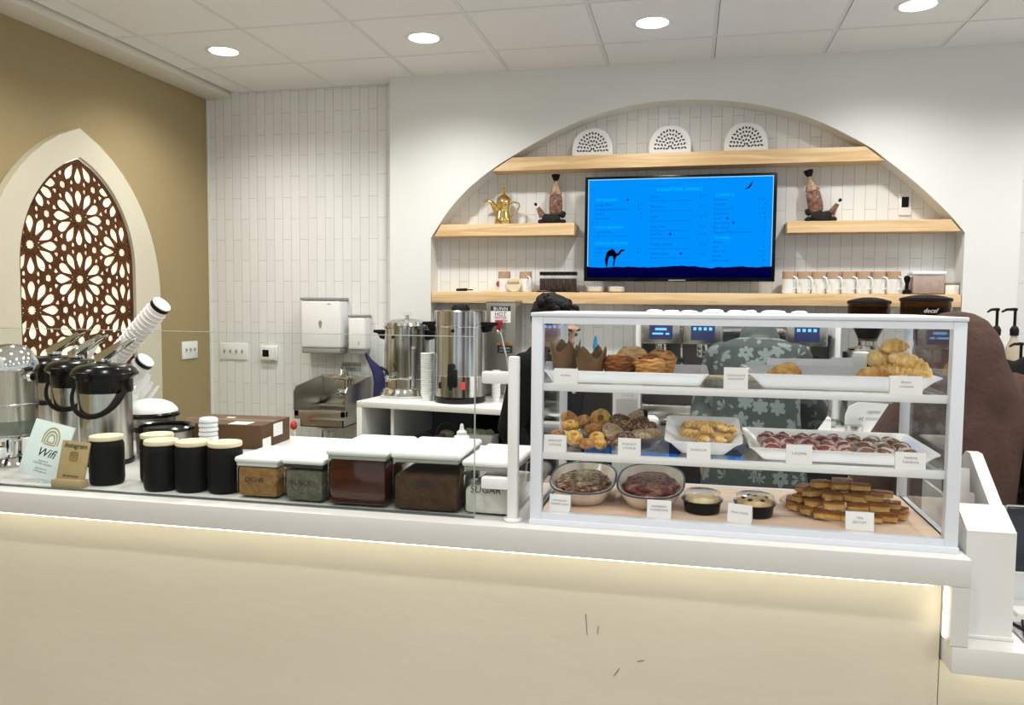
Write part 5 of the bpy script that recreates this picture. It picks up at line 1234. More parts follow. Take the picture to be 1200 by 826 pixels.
def urn(label, loc, R, hb, hl, kind):
    t = thing('coffee_urn', label, 'coffee urn', loc, 0)
    us = mat('urn_steel', (.74, .74, .73), .16, 1, col2=(.20, .20, .19), scale=4.5, stretch=(9, 9, .10), contrast=.45)  # vertical dark bands in the colour imitate reflections on polished steel
    if kind == 1:
        MB().lathe([(0, 0), (R*1.18, 0), (R*1.22, .012), (R*1.12, .03), (R*1.05, .05), (R*.98, .055), (R*.98, .11), (R*1.02, .115)], 44).build('base', chrome, t)
        MB().lathe([(R*.98, .115), (R, .125), (R, hb), (R*1.04, hb+.004), (R*1.04, hb+.016), (R*.96, hb+.018)], 48).build('body', us, t)
        MB().lathe([(R*1.0, hb+.016), (R*.95, hb+.035), (R*.6, hb+.052), (R*.3, hb+.058), (0, hb+.058)], 40).build('lid', us, t)
        k = MB().lathe([(.016, hb+.056), (.013, hb+.068), (.030, hb+.078), (.034, hb+.092), (.026, hb+.098), (0, hb+.099)], 24).build('lid_knob', clear_plastic, t)
        MB().lathe([(0, hb+.056), (.012, hb+.058), (.011, hb+.08), (0, hb+.081)], 16).build('percolator_tube', chrome, t)
        hz = hb-.045
    else:
        MB().lathe([(0, 0), (R*.98, 0), (R*1.0, .006), (R*1.0, .035), (R*.97, .038)], 44).build('base', gloss_black, t)
        MB().lathe([(R*.99, .038), (R*.99, .155), (R*.995, .157), (R*.99, .159), (R*.99, hb), (R*1.02, hb+.004), (R*1.02, hb+.014), (R*.98, hb+.016)], 56).build('body', us, t)
        MB().lathe([(R*1.0, hb+.014), (R*1.0, hb+.088), (R*.96, hb+.094), (R*.4, hb+.098), (0, hb+.098)], 48).build('lid', us, t)
        MB().lathe([(.055, hb+.096), (.055, hb+.105), (.04, hb+.128), (0, hb+.132)], 28).build('lid_knob', black, t)
        hz = hb-.005
    for s in (-1, 1):
        M = TR(s*R*.98, 0, hz) @ (Matrix.Identity(4) if s > 0 else Matrix.Rotation(PI, 4, 'Z'))
        MB().prism([(0, -.028), (.035, -.02), (.05, .01), (.078, .016), (.078, .032), (0, .034)], -.022, .022, M=M, b=.004).build('handle', black, t)
    yf = -R
    if kind == 1:
        f = MB().tube([(-.05, yf*.75, .135), (-.055, yf-.03, .135), (-.055, yf-.05, .13), (-.055, yf-.052, .10)], .012, 12); f.build('spigot', chrome, t)
        MB().tube([(-.055, yf-.035, .145), (-.065, yf-.04, .165), (-.10, yf-.04, .185)], [.006, .008, .009], 10).build('spigot_lever', black, t)
        MB().box(.045, .072, yf*.82-.004, yf*.82+.004, .11, .25, .003).build('level_gauge', clear_plastic, t)
        MB().cyl((0, 0, 0), .010, .004, 20, TR(-.04, yf*.93-.004, hb-.05) @ Matrix.Rotation(PI/2, 4, 'X')).build('emblem', black, t)
    else:
        MB().box(-.028, .028, yf-.02, yf+.03, .095, .20, .010).build('tap_block', gloss_black, t)
        MB().box(-.018, .012, yf-.05, yf-.012, .165, .235, .010).build('tap_lever', black, t)
        MB().cyl((-.003, yf-.034, .085), .010, .03, 16).build('tap_nozzle', gloss_black, t)
        MB().box(-.09, -.075, yf*.82-.008, yf*.82+.02, .085, .12, .003).build('power_switch', black, t)
        MB().box(.048, .068, yf*.92-.010, yf*.92+.02, .085, .125, .003).build('indicator_light', mat('red_switch', (.5, .02, .02), .3, emit=(.9, .05, .04), estr=.5), t)
        MB().cyl((0, 0, 0), .009, .006, 20, TR(0, yf-.003, hb-.02) @ Matrix.Rotation(PI/2, 4, 'X')).build('emblem', black, t)
        MB().lathe([(R*.992, .156), (R*.996, .157), (R*.992, .158)], 56, close=False).build('level_band', chrome, t)
    return t
u1 = onunit(.20, .36); urn('smaller chrome coffee urn with clear lid knob on the shelf unit', (-1.688, 4.62, 1.0), .137, .415, .1, 1)
urn('taller brushed steel urn with black base, right of the smaller urn', (-1.296, 4.44, 1.0), .150, .435, .1, 2)
t = thing('hot_water_dispenser', 'tall grey hot water dispenser with red tap handle right of the urns', 'hot water dispenser', (-1.118, 4.76, 1.0), 0)
g_m = mat('grey_steel', (.36, .35, .31), .35, .9, col2=(.31, .30, .27), scale=4)
MB().box(-.092, .092, -.06, .13, 0, .575, .004).build('housing', g_m, t)
MB().box(-.094, .094, -.062, .132, .575, .59, .003).build('top_plate', mat('brass_edge', (.5, .44, .3), .4, .8), t)
MB().box(-.09, .09, -.14, -.06, 0, .03, .004).build('drip_tray', steel, t)
s_ = MB().box(-.062, .062, -.0625, -.0595, .455, .555).build('warning_label', plastic_white, t)
MB().box(-.062, .062, -.063, -.0620, .525, .555).build('label_band', ink, s_)
m = MB(); m.text('BUNN', .030, TR(0, -.0634, .5285) @ TXT, space=1.1, ext=.0003); m.build('band_lettering', plastic_white, s_, smooth=False)
m = MB(); m.text('HOT', .034, TR(0, -.0630, .495) @ TXT, ext=.0003); m.text('WATER', .022, TR(0, -.0630, .478) @ TXT, ext=.0003); m.text('SYSTEM', .019, TR(.01, -.0630, .459) @ TXT, ext=.0003); m.build('label_lettering', mat('maroon_ink', (.10, .01, .02), .5), s_, smooth=False)
f = MB().tube([(.0, -.06, .40), (0, -.10, .40), (.012, -.115, .39), (.05, -.118, .25), (.07, -.118, .10)], [.016, .014, .011, .007, .006], 12).build('faucet', chrome, t)
MB().prism([(-.026, .47), (.026, .47), (.018, .45), (.010, .41), (-.010, .41), (-.018, .45)], -.112, -.096, b=.003).build('tap_handle', mat('red_plastic', (.40, .015, .03), .35), f)
s_ = MB().box(-.02, .075, -.0625, -.0595, .27, .335).build('caution_label', ink, t)
MB().box(-.02, .075, -.063, -.0622, .318, .335).build('label_band', mat('orange_band', (.55, .20, .03), .5), s_)
m = MB(); m.text('CAUTION', .013, TR(.0275, -.0634, .321) @ TXT, ext=.0003); m.build('band_lettering', ink, s_, smooth=False)
m = MB(); m.text('Hot Water', .014, TR(.0275, -.0630, .297) @ TXT, ext=.0003); m.text('Use Caution', .012, TR(.0275, -.0630, .279) @ TXT, ext=.0003); m.build('label_lettering', plastic_white, s_, smooth=False)
# cup stacks standing between / beside the urns
def cups(label, loc, n, r, s, mt):
    t = MB(); prof = [(0, 0), (r*.72, 0)]
    for k in range(n): prof += [(r*.80, .03+s*k), (r*1.0, .03+s*k+s*.55), (r*1.0, .03+s*k+s*.8), (r*.9, .03+s*k+s*.98)]
    prof += [(0, .03+s*n)]
    tag(t.lathe(prof, 28).build('paper_cup_stack', mt, loc=loc), label, 'cup stack', 'upright paper cup stacks by the urns')
cups('tall upright stack of white paper cups between the two urns', (-1.490, 4.42, 1.0), 20, .040, .0125, plastic_white)
cups('white cup stack behind the right side of the taller urn', (-1.09, 4.48, 1.0), 14, .026, .011, plastic_white)
t = thing('milk_frother', 'small steel pitcher on a round pad beside the hot water dispenser', 'pitcher', (-.945, 4.36, 1.0))
MB().lathe([(0, 0), (.052, 0), (.056, .008), (.050, .026), (.03, .032), (0, .032)], 28).build('pad', mat('beige_pad', (.55, .49, .38), .8, bump=.5, bscale=40), t)
MB().lathe([(.0, .032), (.036, .032), (.038, .04), (.036, .10), (.034, .115), (.031, .115), (.033, .045), (0, .04)], 28).build('pitcher', steel, t)
MB().tube([(-.034, 0, .10), (-.06, 0, .10), (-.064, 0, .07), (-.036, 0, .055)], .005, 8).build('handle', chrome, t)
MB().tube([(.0, 0, .115), (-.03, -.02, .14), (-.06, -.03, .13)], .004, 8).build('lever', black, t)
# contents of the unit shelf
t = thing('bread_dome', 'small clear domed box inside the white shelf unit', 'food box', onunit(.44, .30, .7615), rzU)
MB().box(-.075, .075, -.06, .06, 0, .012, .003).build('tray', plastic_white, t); MB().blob((0, 0, .03), (.045, .035, .022), 3, .15, 3, 3).build('bread', mat('crumb_bread', (.62, .52, .36), .8), t)
b = MB(); b.lathe([(.068, .012), (.066, .04), (.05, .078), (.025, .095), (0, .099)], 32); b.build('clear_dome', clear_plastic, t)
t = thing('snack_box', 'green and white snack packet inside the white shelf unit', 'packet', onunit(.70, .20, .7615), rzU-.1)
MB().box(-.10, .09, -.05, .05, 0, .06, .006).build('carton', plastic_white, t); m = MB()
for k in range(5): m.blob((-.08+.03*k, -.01*k % .03, .066), (.03, .03, .022), k, .3, 3, 2)
m.build('green_leaves', mat('green_print', (.05, .25, .07), .6, col2=(.50, .55, .42), scale=30), t)
tag(MB().blob((0, 0, .03), (.10, .05, .032), 3, .25, 2, 3).build('bread_bag', mat('beige_bag', (.40, .36, .28), .5, col2=(.28, .25, .19), scale=25), loc=onunit(.97, .20, .7655)), 'beige bag of bread at the right inside the shelf unit', 'bag')
tag(MB().box(-.12, .12, -.07, .07, 0, .05, .012).build('plastic_pouch', glass('pouch_plastic', (.72, .78, .80), 1.5, .1), loc=onunit(.37, .12, .7615), rotz=rzU+.1), 'clear plastic pouch lying at the left of the unit shelf', 'pouch')
t = thing('purple_bottle', 'small purple bottle at the left inside the shelf unit', 'bottle', onunit(.145, .22, .7615))
MB().lathe([(0, 0), (.02, 0), (.021, .05), (.009, .07), (.008, .085)], 20).build('body', mat('purple', (.04, .02, .16), .3), t); MB().lathe([(.009, .085), (.009, .098), (0, .098)], 16).build('cap', mat('purple'), t)
# bin under the sink with red tipped stirrer
t = thing('waste_bin', 'black-rimmed round bin standing below the hand sink', 'bin', (-2.33, 4.60, 0))
MB().lathe([(0, 0), (.11, 0), (.13, .60), (.122, .60), (.105, .01), (0, .01)], 36).build('body', dark_steel, t); MB().lathe([(.128, .595), (.138, .60), (.138, .625), (.122, .63), (.12, .60)], 36, close=False).build('rim', gloss_black, t)
b_ = at(344, 496, 4.54); e_ = Vector((-2.36, 4.60, .012))
t = thing('stirring_rod', 'thin white rod with red tip standing in the bin', 'rod', e_); d = b_-e_
MB().tube([d*0, d*.985], .009, 10).build('rod', plastic_white, t); MB().blob(d*.985, (.022, .022, .03), 2, .15, 3, 2).build('red_tip', mat('red_tip', (.55, .04, .04), .5), t)
# back counter
bc = thing('back_counter', 'long white back counter under the espresso machine', 'counter', (.6, 4.6, 0))
MB().box(-.70, 1.22, -.45, .285, .885, .935, .003).build('worktop', uw, bc); MB().box(-.69, 1.21, -.40, .285, 0, .885).build('cabinet_front', mat('unit_dark'), bc)
ZK = .935
def lower(root, zmin, dz):
    for ch in root.children_recursive:
        for v in ch.data.vertices:
            if v.co.z > zmin: v.co.z += dz
em = thing('espresso_machine', 'long steel espresso machine with three display heads behind the case', 'espresso machine', (.235, 4.66, ZK))
MB().box(-.50, .53, -.12, .22, .05, .52, .012).build('housing', mat('machine_dark', (.10, .09, .085), .3, .4), em)
MB().box(-.52, .53, -.24, .22, 0.0, .09, .01).build('drip_tray', steel, em)
MB().box(-.51, .52, -.20, .22, .52, .56, .01).build('cup_rail', chrome, em)
for i, (x, st) in enumerate(((-.385, 0), (-.165, 1), (.36, 2))):
    hd_ = MB().box(x-.105, x+.105, -.30, -.10, .47, .585, .012).build('group_head', steel, em)
    d = MB().box(x-.062, x+.062, -.304, -.299, .495, .575, .001).build('display', mat('machine_screen', (.01, .01, .03), .2, emit=(.02, .03, .10), estr=1), hd_)
    m = MB()
    if st == 0:
        m.box(x-.03, x+.03, -.3052, -.304, .545, .558); m.box(x-.045, x+.012, -.3052, -.304, .522, .532); m.box(x+.025, x+.045, -.3052, -.304, .522, .532)
    else:
        for k in range(4): m.box(x-.05+k*.027, x-.034+k*.027, -.3052, -.304, .548, .564)
    m.build('display_marks', mat('screen_light', (.1, .4, .8), .3, emit=(.15, .55, 1) if st == 0 else (.55, .7, .95), estr=.9), d, smooth=False)
    MB().lathe([(.032, -.04), (.036, -.03), (.036, 0)], 24, (x, -.21, .47)).build('spout_head', chrome, em)
    pf = MB().lathe([(.0, -.03), (.03, -.03), (.034, -.02), (.034, 0), (0, 0)], 24, (x, -.21, .43)).build('portafilter', chrome, em)
    MB().tube([(x+.03, -.225, .415), (x+.07, -.29, .405), (x+.12, -.34, .385)], [.009, .012, .013], 10).build('portafilter_handle', black, pf)
MB().tube([(.20, -.22, .52), (.20, -.27, .45), (.21, -.28, .30), (.215, -.27, .2)], .006, 8).build('steam_wand', chrome, em); MB().tube([(-.275, -.22, .52), (-.275, -.27, .45), (-.27, -.28, .30), (-.268, -.27, .2)], .006, 8).build('steam_wand', chrome, em)
MB().box(.50, .53, -.28, .2, .05, .6, .008).build('side_panel', plastic_white, em); MB().box(-.52, -.49, -.28, .2, .05, .6, .008).build('side_panel', plastic_white, em)
lower(em, .12, -.045)
def grinder(label, x, y, s, hop_h, big, zbase):
    t = thing('coffee_grinder', label, 'coffee grinder', (x, y, zbase))
    MB().prism([(-.112, 0), (.105, 0), (.100, .40), (.085, .45), (-.085, .45), (-.10, .41)], -.10, .10, b=.012).build('housing', mat('grinder_silver', (.60, .60, .58), .3, .6), t)
    MB().box(-.02, .085, -.104, -.098, .30, .415, .004).build('control_panel', gloss_black, t)
    m = MB(); m.box(-.012, .025, -.1055, -.1035, .375, .398); m.box(.0, .04, -.1055, -.1035, .33, .345); m.build('panel_marks', plastic_white, t)
    MB().lathe([(.095, .45), (.10, .458), (.06, .466), (.048, .475), (.046, .505), (0, .506)], 36).build('collar', steel, t)
    MB().box(-.122, -.106, -.06, .02, .25, .44, .006).build('lever', black, t)
    R_ = .105 if not big else .118
    hop = glass('smoked_hopper', (.52, .44, .36), 1.45, .02)
    MB().lathe([(.045, .495), (.05, .51), (R_*.97, .625), (R_, .635), (R_, .355+hop_h), (R_-.004, .355+hop_h), (R_-.004, .637), (.046, .512)], 44, close=False).build('hopper', hop, t)
    MB().lathe([(0, .506), (.044, .512), (R_*.72, .585), (R_*.72, .59), (0, .595)], 36).build('beans', bean, t)
    l = .355+hop_h
    MB().lathe([(R_+.003, l-.004), (R_+.005, l), (R_+.003, l+.012), (R_*.7, l+.022), (R_*.3, l+.03), (0, l+.031)], 44).build('hopper_lid', black, t)
    lower(t, .1, -.045)
    return t
grinder('silver coffee grinder with round smoked hopper behind the croissants', .93, 4.56, 1, .345, False, ZK)
g2 = grinder('second coffee grinder, with a taller lettered hopper, nearest the brown-veiled person', 1.165, 4.40, 1, .36, True, ZK)
MB().text('decaf', .03, TR(-.01, -.1195, .61) @ TXT, shear=.3, ext=.0004).build('lettering', plastic_white, g2, smooth=False)
# things on the back counter
t = thing('counter_sign', 'round-topped white sign with handwriting on the back counter', 'sign', (.88, 4.285, ZK))
MB().prism([(-.10, .0), (.13, .0), (.13, .11), (.12, .135), (.10, .15), (-.04, .155), (-.085, .13), (-.10, .09)], -.006, .006).build('panel', plastic_white, t)
m = MB(); m.text('open', .032, TR(.03, -.0065, .10) @ TXT, shear=.4); m.text('at noon', .032, TR(.01, -.0065, .065) @ TXT, shear=.4); m.build('lettering', grey_ink, t, smooth=False)
t = thing('knock_box', 'small steel tin on the back counter below the sign', 'tin', (.82, 4.265, ZK)); MB().lathe([(0, 0), (.04, 0), (.042, .04), (.038, .042), (0, .04)], 28).build('tin', steel, t)
t = thing('serving_plate', 'white oval plate on a black mat on the back counter', 'plate', (-.02, 4.30, ZK)); MB().box(-.12, .12, -.055, .05, 0, .012, .003).build('mat', gloss_black, t)
MB().merge(dish_mesh(.10, .045, .014, .7)).build('plate', ceramic, t); t.children[1].location.z = .012
t = thing('white_carton', 'low white carton on the back counter behind the croissant tray', 'carton', (.60, 4.30, ZK)); 
m = MB(); m.box(-.11, .11, -.05, .05, 0, .06, .004); m.build('carton', plastic_white, t); MB().box(-.11, .11, -.051, .05, .06, .072, .003).build('lid', ceramic, t)
t = thing('card_machine', 'white card reader and dark gadget on the back counter left end', 'card reader', (-.22, 4.33, ZK), .2); MB().box(-.06, .06, -.07, .07, 0, .035, .008).build('body', plastic_white, t); MB().box(-.05, .0, -.075, .02, .035, .075, .006).build('reader_head', gloss_black, t)
t = thing('blue_bottle', 'blue cleaning bottle with pointed top behind the case', 'bottle', (-.495, 4.30, 0)); MB().box(-.09, .09, -.09, .09, 0, 1.22, .004).build('stand', mat('unit_dark'), t); MB().lathe([(0, 1.22), (.036, 1.22), (.038, 1.26), (.030, 1.29), (.012, 1.31), (.010, 1.33), (.016, 1.34), (.006, 1.40), (0, 1.40)], 24).build('body', mat('blue_plastic', (.02, .22, .45), .3), t)
# syrup pumps on a riser at the right
r_ = MB().box(-.14, .15, -.16, .12, 0, 1.1995-ZK, .004); tag(r_.build('syrup_riser', plastic_white, loc=(1.62, 4.50, ZK)), 'white riser carrying the black-pumped syrup bottles', 'riser')
for i, (px, py, zt) in enumerate(((1169, 361, 1.2), (1190, 361, 1.2), (1197, 403, 1.2))):
    p = at(px, py, 4.54 if i < 2 else 4.42); H_ = p.z-1.2
    t = thing('syrup_bottle', ('syrup bottle with black pump just above the brown veil', 'syrup bottle with black pump and chrome collar at the right', 'shorter syrup bottle with black pump at the right frame edge')[i], 'syrup bottle', (p.x, p.y, 1.2), [.5, 0, .3][i], 'syrup bottles with black pumps')
    hb = max(H_-.14, .06)
    MB().lathe([(0, 0), (.036, 0), (.038, .006), (.038, hb*.7), (.016, hb*.95), (.015, hb)], 28).build('bottle', mat('syrup_glass', (.50, .44, .34), .1, 0), t)
    MB().lathe([(.02, hb), (.021, hb+.03), (.014, hb+.045), (.007, hb+.05), (.007, hb+.125), (.011, hb+.128), (.011, hb+.14), (0, hb+.141)], 20).build('pump', black, t)
    MB().tube([(.0, 0, hb+.134), (-.04, 0, hb+.132), (-.062, 0, hb+.12)], [.008, .007, .005], 10).build('pump_spout', black, t)
# register side: upright holder with menus
hx0, hx1, yy = .571, .664, 1.792
hd = thing('menu_holder', 'white sloped box holding folded menus at the counter end', 'menu holder', (hx0, yy, ZR))
hm = mat('holder_white', (.76, .755, .735), .4)
w_ = hx1-hx0
MB().prism([(.0105, 0.008), (.0105, .2215), (.074, .2610), (.3195, .262), (.3195, 0.008)], 0, .008, 'yz').build('left_wall', hm, hd)
MB().prism([(.0105, 0.008), (.0105, .2200), (.076, .2610), (.215, .352), (.245, .352), (.3195, .30), (.3195, 0.008)], w_-.026, w_, 'yz').build('right_wall', hm, hd)
MB().box(0, w_, 0, .010, .008, .2215).build('front_wall', hm, hd); MB().box(0, w_, .32, .33, .008, .29).build('back_wall', hm, hd)
MB().prism([(0, .2217), (.075, .2625), (.075, .2665), (0, .2265)], 0, w_, 'yz').build('sloped_top', hm, hd)
MB().box(-.003, w_+.003, -.004, .333, 0, .008, .002).build('foot_plate', hm, hd)
mp = mat('menu_paper', (.72, .64, .62), .6); mpw = mat('menu_paper_white', (.84, .83, .82), .6); mpk = mat('menu_paper_dark', (.06, .05, .07), .5)
for i, (x, y0, tl, mt_, lb_) in enumerate(((.013, .10, -.10, mp, 'pink folded menu nearest the front in the white holder'), (.017, .145, -.10, mpw, 'white curled menu in the middle of the holder'), (.014, .19, -.10, mpk, 'dark printed menu at the back of the holder'))):
    m = MB(); b = []; 
    for k in range(13):
        u = k/12; b.append((-.021+.042*u, .008*math.sin(u*PI)))
    m.ring_prism(b, [(a, c+.0018) for a, c in b], 0.0, (.270, .315, .345)[i], 'xy', closed=False)
    bmesh.ops.transform(m.bm, matrix=Matrix.Rotation(tl, 4, 'X'), verts=m.bm.verts)
    tag(m.build('folded_menu', mt_, loc=(hx0+.018+x, yy+y0, ZR+.010)), lb_, 'menu', 'menus in the white holder')
t = thing('tablet', 'dark grey tablet screen at the right frame edge beside the menu holder', 'tablet', (.775, 1.99, ZR), .05)
MB().box(-.055, .2, -.01, .004, .075, .235, .008, M=Matrix.Rotation(-.12, 4, 'X')).build('screen', mat('tablet_dark', (.025, .03, .04), .15), t)
MB().box(-.056, .201, -.008, .006, .073, .237, .008, M=Matrix.Rotation(-.12, 4, 'X')).build('bezel', mat('tablet_edge', (.30, .31, .33), .3), t)
MB().prism([(-.05, 0), (.10, 0), (.06, .012), (-.005, .09), (-.015, .09), (.03, .012), (-.05, .008)], -.05, .2, 'yz').build('stand', plastic_white, t)
t = thing('wire_tray', 'dark geometric wire tray on the register counter at the right edge', 'tray', (.79, 1.84, ZR))
m = MB(); m.box(-.105, .2, -.05, .055, 0, .006, .002); m.build('base', mat('tray_grey', (.32, .31, .32), .4), t)
m = MB()
for k in range(9):
    x = -.10+.036*k; m.tube([(x, -.05, .008), (x+.03, .05, .010)], .004, 6); m.tube([(x+.03, -.05, .010), (x, .05, .008)], .004, 6)
m.build('lattice', gloss_black, t)
# ================================================================== PEOPLE
def remesh(o, vox, sm=4):
    md = o.modifiers.new('r', 'REMESH'); md.mode = 'VOXEL'; md.voxel_size = vox; md.use_smooth_shade = True
    if sm:
        s2 = o.modifiers.new('s', 'SMOOTH'); s2.factor = .5; s2.iterations = sm
    dg = bpy.context.evaluated_depsgraph_get(); me = bpy.data.meshes.new_from_object(o.evaluated_get(dg))
    old = o.data; o.modifiers.clear(); o.data = me; bpy.data.meshes.remove(old)
    for p in me.polygons: p.use_smooth = True
    return o
def cap_tube(m, pts, rs, seg=14):
    """limb: tapering tube with rounded ends"""
    m.tube(pts, rs, seg)
    for p, r in ((pts[0], rs[0]), (pts[-1], rs[-1])):
        q = r if isinstance(r, tuple) else (r, r); k = max(q)
        m.blob(p, (k, k, k), 0, 0, 1, 2)
def loft(m, rings, seg=40, fold=None):
    """closed body of elliptical rings (cx, cy, z, rx, ry)"""
    t = bmesh.new(); R_ = []
    for (cx, cy_, z, rx, ry) in rings:
        ring = []
        for k in range(seg):
            a = 2*PI*k/seg; f = 1+(fold(a, z) if fold else 0)
            ring.append(t.verts.new((cx+rx*f*math.cos(a), cy_+ry*f*math.sin(a), z)))
        R_.append(ring)
    t.faces.new(R_[0][::-1]); t.faces.new(R_[-1])
    for A, B in zip(R_, R_[1:]):
        for k in range(seg): t.faces.new((A[k], A[(k+1) % seg], B[(k+1) % seg], B[k]))
    bmesh.ops.recalc_face_normals(t, faces=t.faces)
    return m.merge(t)
def head_into(m, c, M):
    """skull, jaw, nose, ears, lips around c; the face looks along -y of M"""
    def b(p, r, s=0): m.blob(p, r, s, 0, 1, 3, TR(*c) @ M)
    b((0, .012, .02), (.074, .092, .088)); b((0, -.018, -.045), (.056, .066, .062)); b((0, -.055, -.092), (.026, .024, .020))
    b((0, -.094, -.018), (.011, .018, .022)); b((0, -.088, .008), (.009, .012, .022)); b((0, -.082, -.062), (.024, .012, .007)); b((0, -.080, -.072), (.020, .012, .007))
    b((0, -.078, .034), (.050, .014, .008))
    for s in (-1, 1):
        b((s*.077, .006, -.008), (.010, .020, .030)); b((s*.036, -.060, -.030), (.022, .022, .020))
def eyes(parent, c, M):
    m = MB()
    for s in (-1, 1): m.blob((s*.030, -.081, .008), (.012, .007, .008), 0, 0, 1, 2, TR(*c) @ M)
    m.build('eyes', mat('eye_dark', (.04, .03, .025), .25), parent)
    m = MB()
    for s in (-1, 1): m.tube([(s*.015, -.090, .030), (s*.033, -.088, .034), (s*.050, -.074, .030)], [.003, .0045, .003], 8, TR(*c) @ M)
    m.build('eyebrows', mat('hair_black', (.010, .008, .008), .6), parent)
def hand_into(m, w, d, up, side):
    """palm and five bent fingers; w wrist, d direction of the hand, up the back of the hand"""
    d = Vector(d).normalized(); up = Vector(up); up = (up-d*up.dot(d)).normalized(); x = d.cross(up)*side; w = Vector(w)
    m.tube([w-d*.01, w+d*.03, w+d*.085], [(.026, .016), (.038, .015), (.040, .013)], 12)
    for k, (o, L_, r) in enumerate(((-.030, .060, .0080), (-.010, .072, .0088), (.011, .068, .0086), (.031, .052, .0078))):
        p = w+d*.082+x*o
        m.tube([p, p+d*L_*.45-up*.006, p+d*L_*.78-up*.022, p+d*L_*.9-up*.038], [r, r*.95, r*.85, r*.7], 8)
    p = w+d*.028-x*.030
    m.tube([p, p+d*.028-x*.024-up*.008, p+d*.058-x*.026-up*.018], [.012, .0105, .008], 8)
def person(label, loc, rotz, arms, lean=(0, 0, 0), headM=None, hc=(0, -.02, 1.50), sk=skin_m, group=None, sh=.165):
    """a standing body facing -y; arms is a list of (elbow, wrist, hand direction) for x<0 and x>0"""
    t = thing('person', label, 'person', loc, rotz, group)
    m = MB(); lx, ly = lean[0], lean[1]
    loft(m, [(0, 0, .80, .13, .09), (0, 0, .90, .158, .108), (0, .0, 1.0, .140, .098), (lx*.3, ly*.3, 1.08, .125, .09), (lx*.6, ly*.6, 1.20, .150, .105), (lx*.85, ly*.85, 1.29, .155, .10), (lx, ly, 1.35, .12, .075), (lx, ly, 1.385, .06, .055)])
    ne = Vector((lx, ly, 1.36)); hd = Vector(hc); cap_tube(m, [ne, ne.lerp(hd, .6)+Vector((0, .012, -.02))], [.056, .050])
    HM = headM or Matrix.Identity(4); head_into(m, hc, HM)
    for i, (el, wr, hdv) in enumerate(arms):
        s = -1 if i == 0 else 1; S = Vector((lx+s*sh, ly, 1.32)); el = Vector(el); wr = Vector(wr)
        cap_tube(m, [S, S.lerp(el, .5), el], [.050, .044, .038]); cap_tube(m, [el, el.lerp(wr, .35), wr], [.038, .037, .025]); hand_into(m, wr, hdv, (0, 0, 1), s)
    for s in (-1, 1):
        cap_tube(m, [(s*.078, 0, .84), (s*.085, -.01, .47), (s*.085, .01, .10)], [.082, .052, .036]); m.blob((s*.088, -.045, .042), (.043, .105, .040), 0, 0, 1, 3)
    b = m.build('body', sk, t); remesh(b, .0065, 3)
    eyes(b, hc, HM)
    return t
ARM = lambda lx=0, ly=0: [((-.24, .02, 1.06), (-.16, -.20, 1.02), (.3, -1, -.2)), ((.24, .02, 1.06), (.16, -.20, 1.02), (-.3, -1, -.2))]
blk_cloth = mat('black_cloth', (.006, .006, .0065), .9, spec=.15, bump=.3, bscale=30)
# --- 1: person in black behind the left of the case
p1 = at(643, 420, 3.25)
AB = [((-.22, .03, 1.08), (-.20, -.08, .86), (.1, -.4, -1)), ((.22, .03, 1.08), (.20, -.08, .86), (-.1, -.4, -1))]
HM1 = Matrix.Rotation(math.radians(-4), 4, 'Z') @ Matrix.Rotation(math.radians(24), 4, 'X')
pr = person('person in black with bowed black-haired head behind the left of the pastry case', (p1.x, p1.y, 0), 1.15, AB, (0, 0, 0), HM1, (0, -.035, 1.475))
m = MB(); loft(m, [(0, 0, .86, .172, .125), (0, 0, 1.0, .165, .120), (0, 0, 1.12, .160, .115), (0, 0, 1.24, .180, .125), (0, 0, 1.31, .185, .118), (0, 0, 1.36, .145, .095), (0, .0, 1.40, .080, .072)], 40, lambda a, z: .02*math.sin(7*a+z*20))
for i, (el, wr, _) in enumerate(AB):
    s = -1 if i == 0 else 1; cap_tube(m, [(s*.165, 0, 1.32), ((s*.165+el[0])/2, .01, 1.20), el], [.066, .060, .054]); cap_tube(m, [el, ((el[0]+wr[0]*5)/6, (el[1]+wr[1]*5)/6, (el[2]+wr[2]*5)/6)], [.054, .042])
remesh(m.build('shirt', blk_cloth, pr), .009, 3)
m = MB(); loft(m, [(0, 0, .80, .165, .12), (0, 0, .92, .172, .126)])
for s in (-1, 1): cap_tube(m, [(s*.082, 0, .84), (s*.088, -.01, .47), (s*.088, .01, .07)], [.092, .070, .056])
remesh(m.build('trousers', blk_cloth, pr), .01, 3)
m = MB(); HT = TR(0, -.035, 1.475) @ HM1
m.blob((0, .034, .036), (.090, .094, .092), 3, .10, 3.5, 4, HT, lambda v: Vector((v.x, v.y if v.y > -.62 else -.62, v.z if v.z > -.75 else -.75)))
for k in range(26):
    a = k*2.4; e = .35+.5*((k*37) % 10)/10; m.blob((.084*math.cos(a)*math.cos(e), .030+.088*math.sin(a)*math.cos(e), .040+.088*math.sin(e)), (.022, .022, .020), k, .3, 3, 2, HT)
m.build('hair', hair_m, pr, angle=80)
